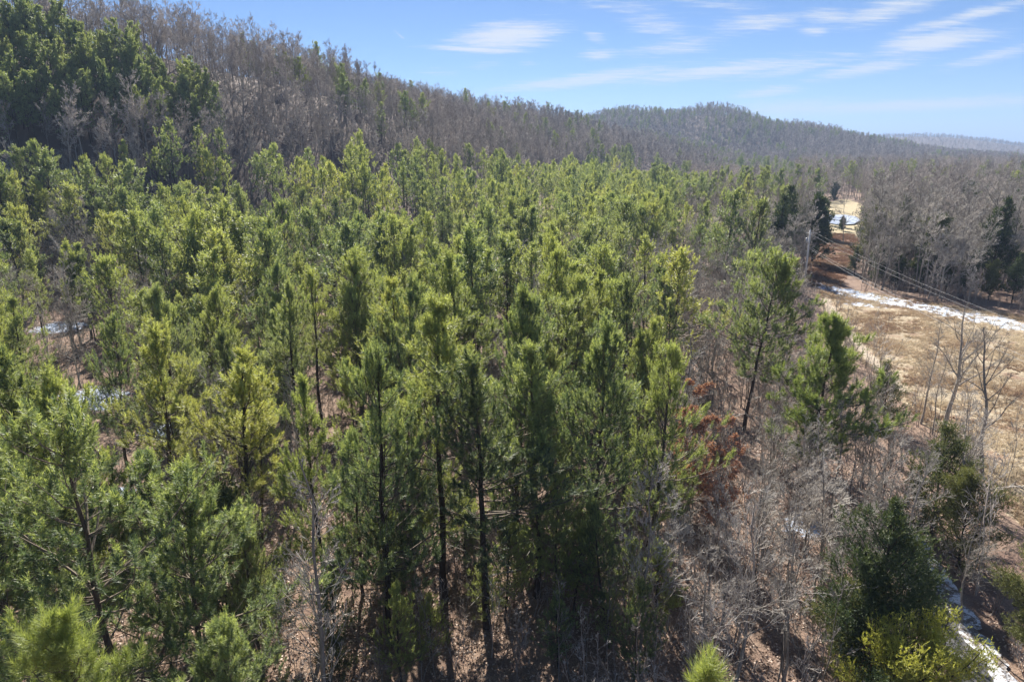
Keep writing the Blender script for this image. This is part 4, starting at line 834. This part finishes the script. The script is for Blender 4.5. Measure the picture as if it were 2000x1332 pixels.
# ---- understory brush: countless thin stems
xb, yb, rg = scatter(16, 2.05, 22, 150, kx=.84); k = free(xb, yb) & (ridge(xb, yb, RIDGE1, 135, 190) < 20); rat = xb/yb
pr = np.where(rat > .24, .85, .8); k &= rg.uniform(0, 1, xb.shape) < pr
xb, yb = xb[k], yb[k]; k = ~blocks(xb, yb, 6, .6, .0) | (xb/yb < .2); xb, yb = xb[k], yb[k]; print('brush', len(xb))
stuff('underbrush', 'thin leafless saplings and brush under the trees', 'underbrush', ['brush%d' % i for i in range(4)], xb, yb, rg.uniform(.55, 1.15, len(xb))*np.where(xb/yb > .22, 1.35, 1), seed=12)
# brushy strip along the track and the field edge, lower
xc, yc, rg = scatter(17, 1.7, 60, 190, kx=.84); k = free(xc, yc) & (xc/yc > .36) & (rg.uniform(0, 1, xc.shape) < .6); xc, yc = xc[k], yc[k]; k = ~blocks(xc, yc, 2, .6, 0.); xc, yc = xc[k], yc[k]
stuff('underbrush', 'low brown brush bordering the tan field and the snowy track', 'underbrush', ['brush1', 'brush3'], xc, yc, rg.uniform(.3, .75, len(xc)), seed=13)

# ---- dry grass tussocks on the field (one mass)
rg = np.random.default_rng(18); fp = np.array(FIELD+CORR); nx_ = 90000
gx = rg.uniform(fp[:, 0].min(), min(fp[:, 0].max(), 110), nx_); gy = rg.uniform(fp[:, 1].min(), fp[:, 1].max(), nx_)
k = (inpoly(gx, gy, FIELD) | inpoly(gx, gy, CORR)) & (~inpoly(gx, gy, SNOWBAND) | (rg.uniform(0, 1, nx_) < .25)) & (vnoise(gx, gy, 2.6, 30)*.6+vnoise(gx, gy, 1.1, 31)*.4 > .36) & (segdist(gx, gy, EDGE_PATH) > .9) & (gx/gy < .86)
gx, gy = gx[k], gy[k]; nb_ = 13; n = len(gx); gz = ground_z(gx, gy); print('tussocks', n)
b = np.repeat(np.column_stack([gx, gy, gz]), nb_, 0); big = np.repeat(.5+1.0*vnoise(gx, gy, 4, 33), nb_); b[:, :2] += rg.normal(0, .14, (n*nb_, 2))*big[:, None]
d = unit(np.column_stack([rg.normal(.15, .8, n*nb_), rg.normal(-.15, .8, n*nb_), np.full(n*nb_, .55)])); tip = b+d*(rg.uniform(.25, .65, n*nb_)*big)[:, None]; sd_ = unit(np.cross(d, rg.normal(0, 1, (n*nb_, 3))))*.035
V = np.stack([b-sd_, b+sd_, tip], 1).reshape(-1, 3); F = np.arange(n*nb_*3).reshape(-1, 3)
dry, t = new_mat('dry_grass'); a_ = t.add('ShaderNodeAttribute', attribute_name='tint').outputs['Fac']
c = t.ramp(a_, [(0, (.24, .14, .09)), (.4, (.46, .34, .22)), (1, (.70, .60, .43))])
t.add('ShaderNodeOutputMaterial', {0: t.add('ShaderNodeMixShader', {0: .35, 1: t.add('ShaderNodeBsdfPrincipled', {'Base Color': c, 'Roughness': .8}), 2: t.add('ShaderNodeBsdfTranslucent', {0: c})})})
tint = np.repeat(np.clip(.15+.9*vnoise(gx, gy, 5, 35)+rg.normal(0, .15, n)-.6*inpoly(gx, gy, CORR), 0, 1), nb_)
o = bpy.data.objects.new('dry_grass', build_mesh('dry_grass', [(V, F, dry, tint)])); C.objects.link(o); tag(o, 'tan tussocks of dry winter grass over the field', 'dry grass', None, 'stuff')

# ---- fallen leaves on the near ground (one mass)
rg = np.random.default_rng(28); n = 90000; lx = rg.uniform(-28, 30, n); ly = rg.uniform(20, 60, n); k = (vnoise(lx, ly, 1.3, 40)*.6+vnoise(lx, ly, .5, 41)*.4 > .36) & (segdist(lx, ly, ROAD) > 2.3) & ~inpoly(lx, ly, FIELD); lx, ly = lx[k], ly[k]; n = len(lx)
c_ = np.column_stack([lx, ly, ground_z(lx, ly)+rg.uniform(.01, .09, n)]); a = unit(rg.normal(0, 1, (n, 3))*np.array([1, 1, .45]))*.075; b = unit(np.cross(a, rg.normal(0, .6, (n, 3))+np.array([0, 0, 1.])))*.055
V = np.stack([c_-a, c_+b, c_+a, c_-b], 1).reshape(-1, 3); i4 = np.arange(n)*4; F = np.concatenate([np.column_stack([i4, i4+1, i4+2]), np.column_stack([i4, i4+2, i4+3])])
lm, t = new_mat('fallen_leaves'); c = t.ramp(t.add('ShaderNodeAttribute', attribute_name='tint').outputs['Fac'], [(0, (.14, .08, .05)), (.5, (.36, .24, .17)), (1, (.66, .52, .41))])
t.add('ShaderNodeOutputMaterial', {0: t.add('ShaderNodeBsdfPrincipled', {'Base Color': c, 'Roughness': .6})})
o = bpy.data.objects.new('leaf_litter', build_mesh('leaf_litter', [(V, F, lm, np.tile(rg.uniform(0, 1, n), 2))])); C.objects.link(o); tag(o, 'pinkish brown fallen leaves covering the forest floor', 'leaf litter', None, 'stuff')

# ---- utility pole and wires
def cyl(p0, p1, r0, r1, sides=12, cap=True):
    P = np.array([[p0, p1]], float); V, F = tubes(P, np.array([[r0, r1]]), sides)
    if cap:
        n0 = len(V); V = np.concatenate([V, [p0, p1]]); i = np.arange(sides); j = (i+1) % sides
        F = np.concatenate([F, np.column_stack([i, np.full(sides, n0), j]), np.column_stack([sides+i, sides+j, np.full(sides, n0+1)])])
    return V, F
M['wood'] = plain('weathered_pole', (.72, .70, .67), .8); M['steel'] = plain('galvanised_steel', (.45, .46, .48), .4, .6); M['wire'] = plain('cable', (.40, .40, .40), .5, .0); M['porcelain'] = plain('grey_porcelain', (.5, .52, .55), .3)
PX, PY = at(1570, 560, 137)[:2]; PZ = float(ground_z(PX, PY)); PH = at(1576, 450, 137)[2]-PZ
EX, EY = 47.0, 34.0; EZ = float(ground_z(EX, EY))
wd = np.array([EX-PX, EY-PY]); wd = wd/np.linalg.norm(wd); wn = np.array([-wd[1], wd[0]])
def utility_pole(x_, y_, z_, H_, label, tr=True):
    o = bpy.data.objects.new('utility_pole', None); C.objects.link(o); o.location = (x_, y_, z_); tag(o, label, 'utility pole')
    def part(nm, pcs, mat, par=o):
        vs = []; 
        p = bpy.data.objects.new(nm, build_mesh(nm, [(v_, f_, mat, 0.) for v_, f_ in pcs])); C.objects.link(p); p.parent = par; return p
    part('pole_shaft', [cyl((0, 0, -.5), (0, 0, H_), .21, .15)], M['wood'])
    a = np.array([wn[0], wn[1], 0])*.75
    arm = part('crossarm', [cyl(tuple(-a+np.array([0, 0, H_-.55])), tuple(a+np.array([0, 0, H_-.55])), .06, .06, 4)], M['wood'])
    for s_ in (-1, 1): part('insulator', [cyl(tuple(a*s_*.93+np.array([0, 0, H_-.5])), tuple(a*s_*.93+np.array([0, 0, H_-.3])), .07, .04, 8)], M['porcelain'])
    part('insulator', [cyl((0, 0, H_), (0, 0, H_+.25), .08, .04, 8)], M['porcelain'])
    if tr:
        tx = -wn*.42
        part('transformer', [cyl((tx[0], tx[1], H_-2.6), (tx[0], tx[1], H_-1.6), .24, .24, 14), cyl((tx[0], tx[1], H_-1.6), (tx[0], tx[1], H_-1.5), .26, .2, 14), cyl((tx[0], tx[1], H_-1.5), (tx[0], tx[1], H_-1.25), .05, .04, 8)], M['steel'])
        part('bracket', [cyl((0, 0, H_-1.8), (tx[0]*.6, tx[1]*.6, H_-1.8), .05, .05, 6), cyl((0, 0, H_-2.4), (tx[0]*.6, tx[1]*.6, H_-2.4), .05, .05, 6)], M['steel'])
    return o
utility_pole(PX, PY, PZ, PH, 'weathered grey utility pole with transformer at the end of the snowy track')
utility_pole(EX, EY, EZ, PH, 'utility pole at the near end of the cables, past the right edge', False)
def wire(p0, p1, sag, r, label, n=26):
    t_ = np.linspace(0, 1, n)[:, None]; p0, p1 = np.array(p0), np.array(p1); P = p0*(1-t_)+p1*t_; P[:, 2] -= (4*sag*t_*(1-t_))[:, 0]
    V, F = tubes(P[None], np.full((1, n), r), 5); o = bpy.data.objects.new('power_line', build_mesh('power_line', [(V, F, M['wire'], 0.)])); C.objects.link(o); tag(o, label, 'power line', 'cables strung between the utility poles')
for off, z0, sg, r, lb in [(.7, PH-.28, 1.3, .009, 'upper cable from the far end of the crossarm'), (-.7, PH-.28, 1.3, .009, 'upper cable from the near end of the crossarm'), (.02, PH-3.4, 1.5, .016, 'thick bright lower cable below the transformer'), (.16, PH-3.2, 1.2, .012, 'second lower cable just above the thick bright one')]:
    q = wn*off; wire((PX+q[0], PY+q[1], PZ+z0), (EX+q[0], EY+q[1], EZ+z0), sg, r, lb)
for i, (dx, dy, z1, lb) in enumerate([(-26, 22, 9.0, 'thin cable running back from the pole top into the cedars'), (-24, 8, 6.6, 'thin cable running left from the pole behind the pines')]):
    wire((PX, PY, PZ+(PH if i == 0 else PH-3.2)), (PX+dx, PY+dy, PZ+z1), .5, .011, lb)

# ------------------------------------------------------------------ haze: one closed box of even, thin air
hm, t = new_mat('haze'); vs = t.add('ShaderNodeVolumePrincipled', {'Color': (.5, .68, 1.0, 1), 'Density': .00021, 'Anisotropy': 0.1})
t.l.new(vs.outputs[0], t.add('ShaderNodeOutputMaterial').inputs['Volume'])
x0, x1, y0, y1, z0, z1 = -15000, 15000, -3000, 18000, float(Z.min())-1.5, 320.
V = np.array([(a, b, c) for a in (x0, x1) for b in (y0, y1) for c in (z0, z1)], float)
F = np.array([(0, 1, 3), (0, 3, 2), (4, 6, 7), (4, 7, 5), (0, 4, 5), (0, 5, 1), (2, 3, 7), (2, 7, 6), (0, 2, 6), (0, 6, 4), (1, 5, 7), (1, 7, 3)])
hz = bpy.data.objects.new('haze', build_mesh('haze', [(V, F, hm, 0.)])); C.objects.link(hz); tag(hz, 'thin blue winter haze over the valley', 'haze', None, 'stuff')
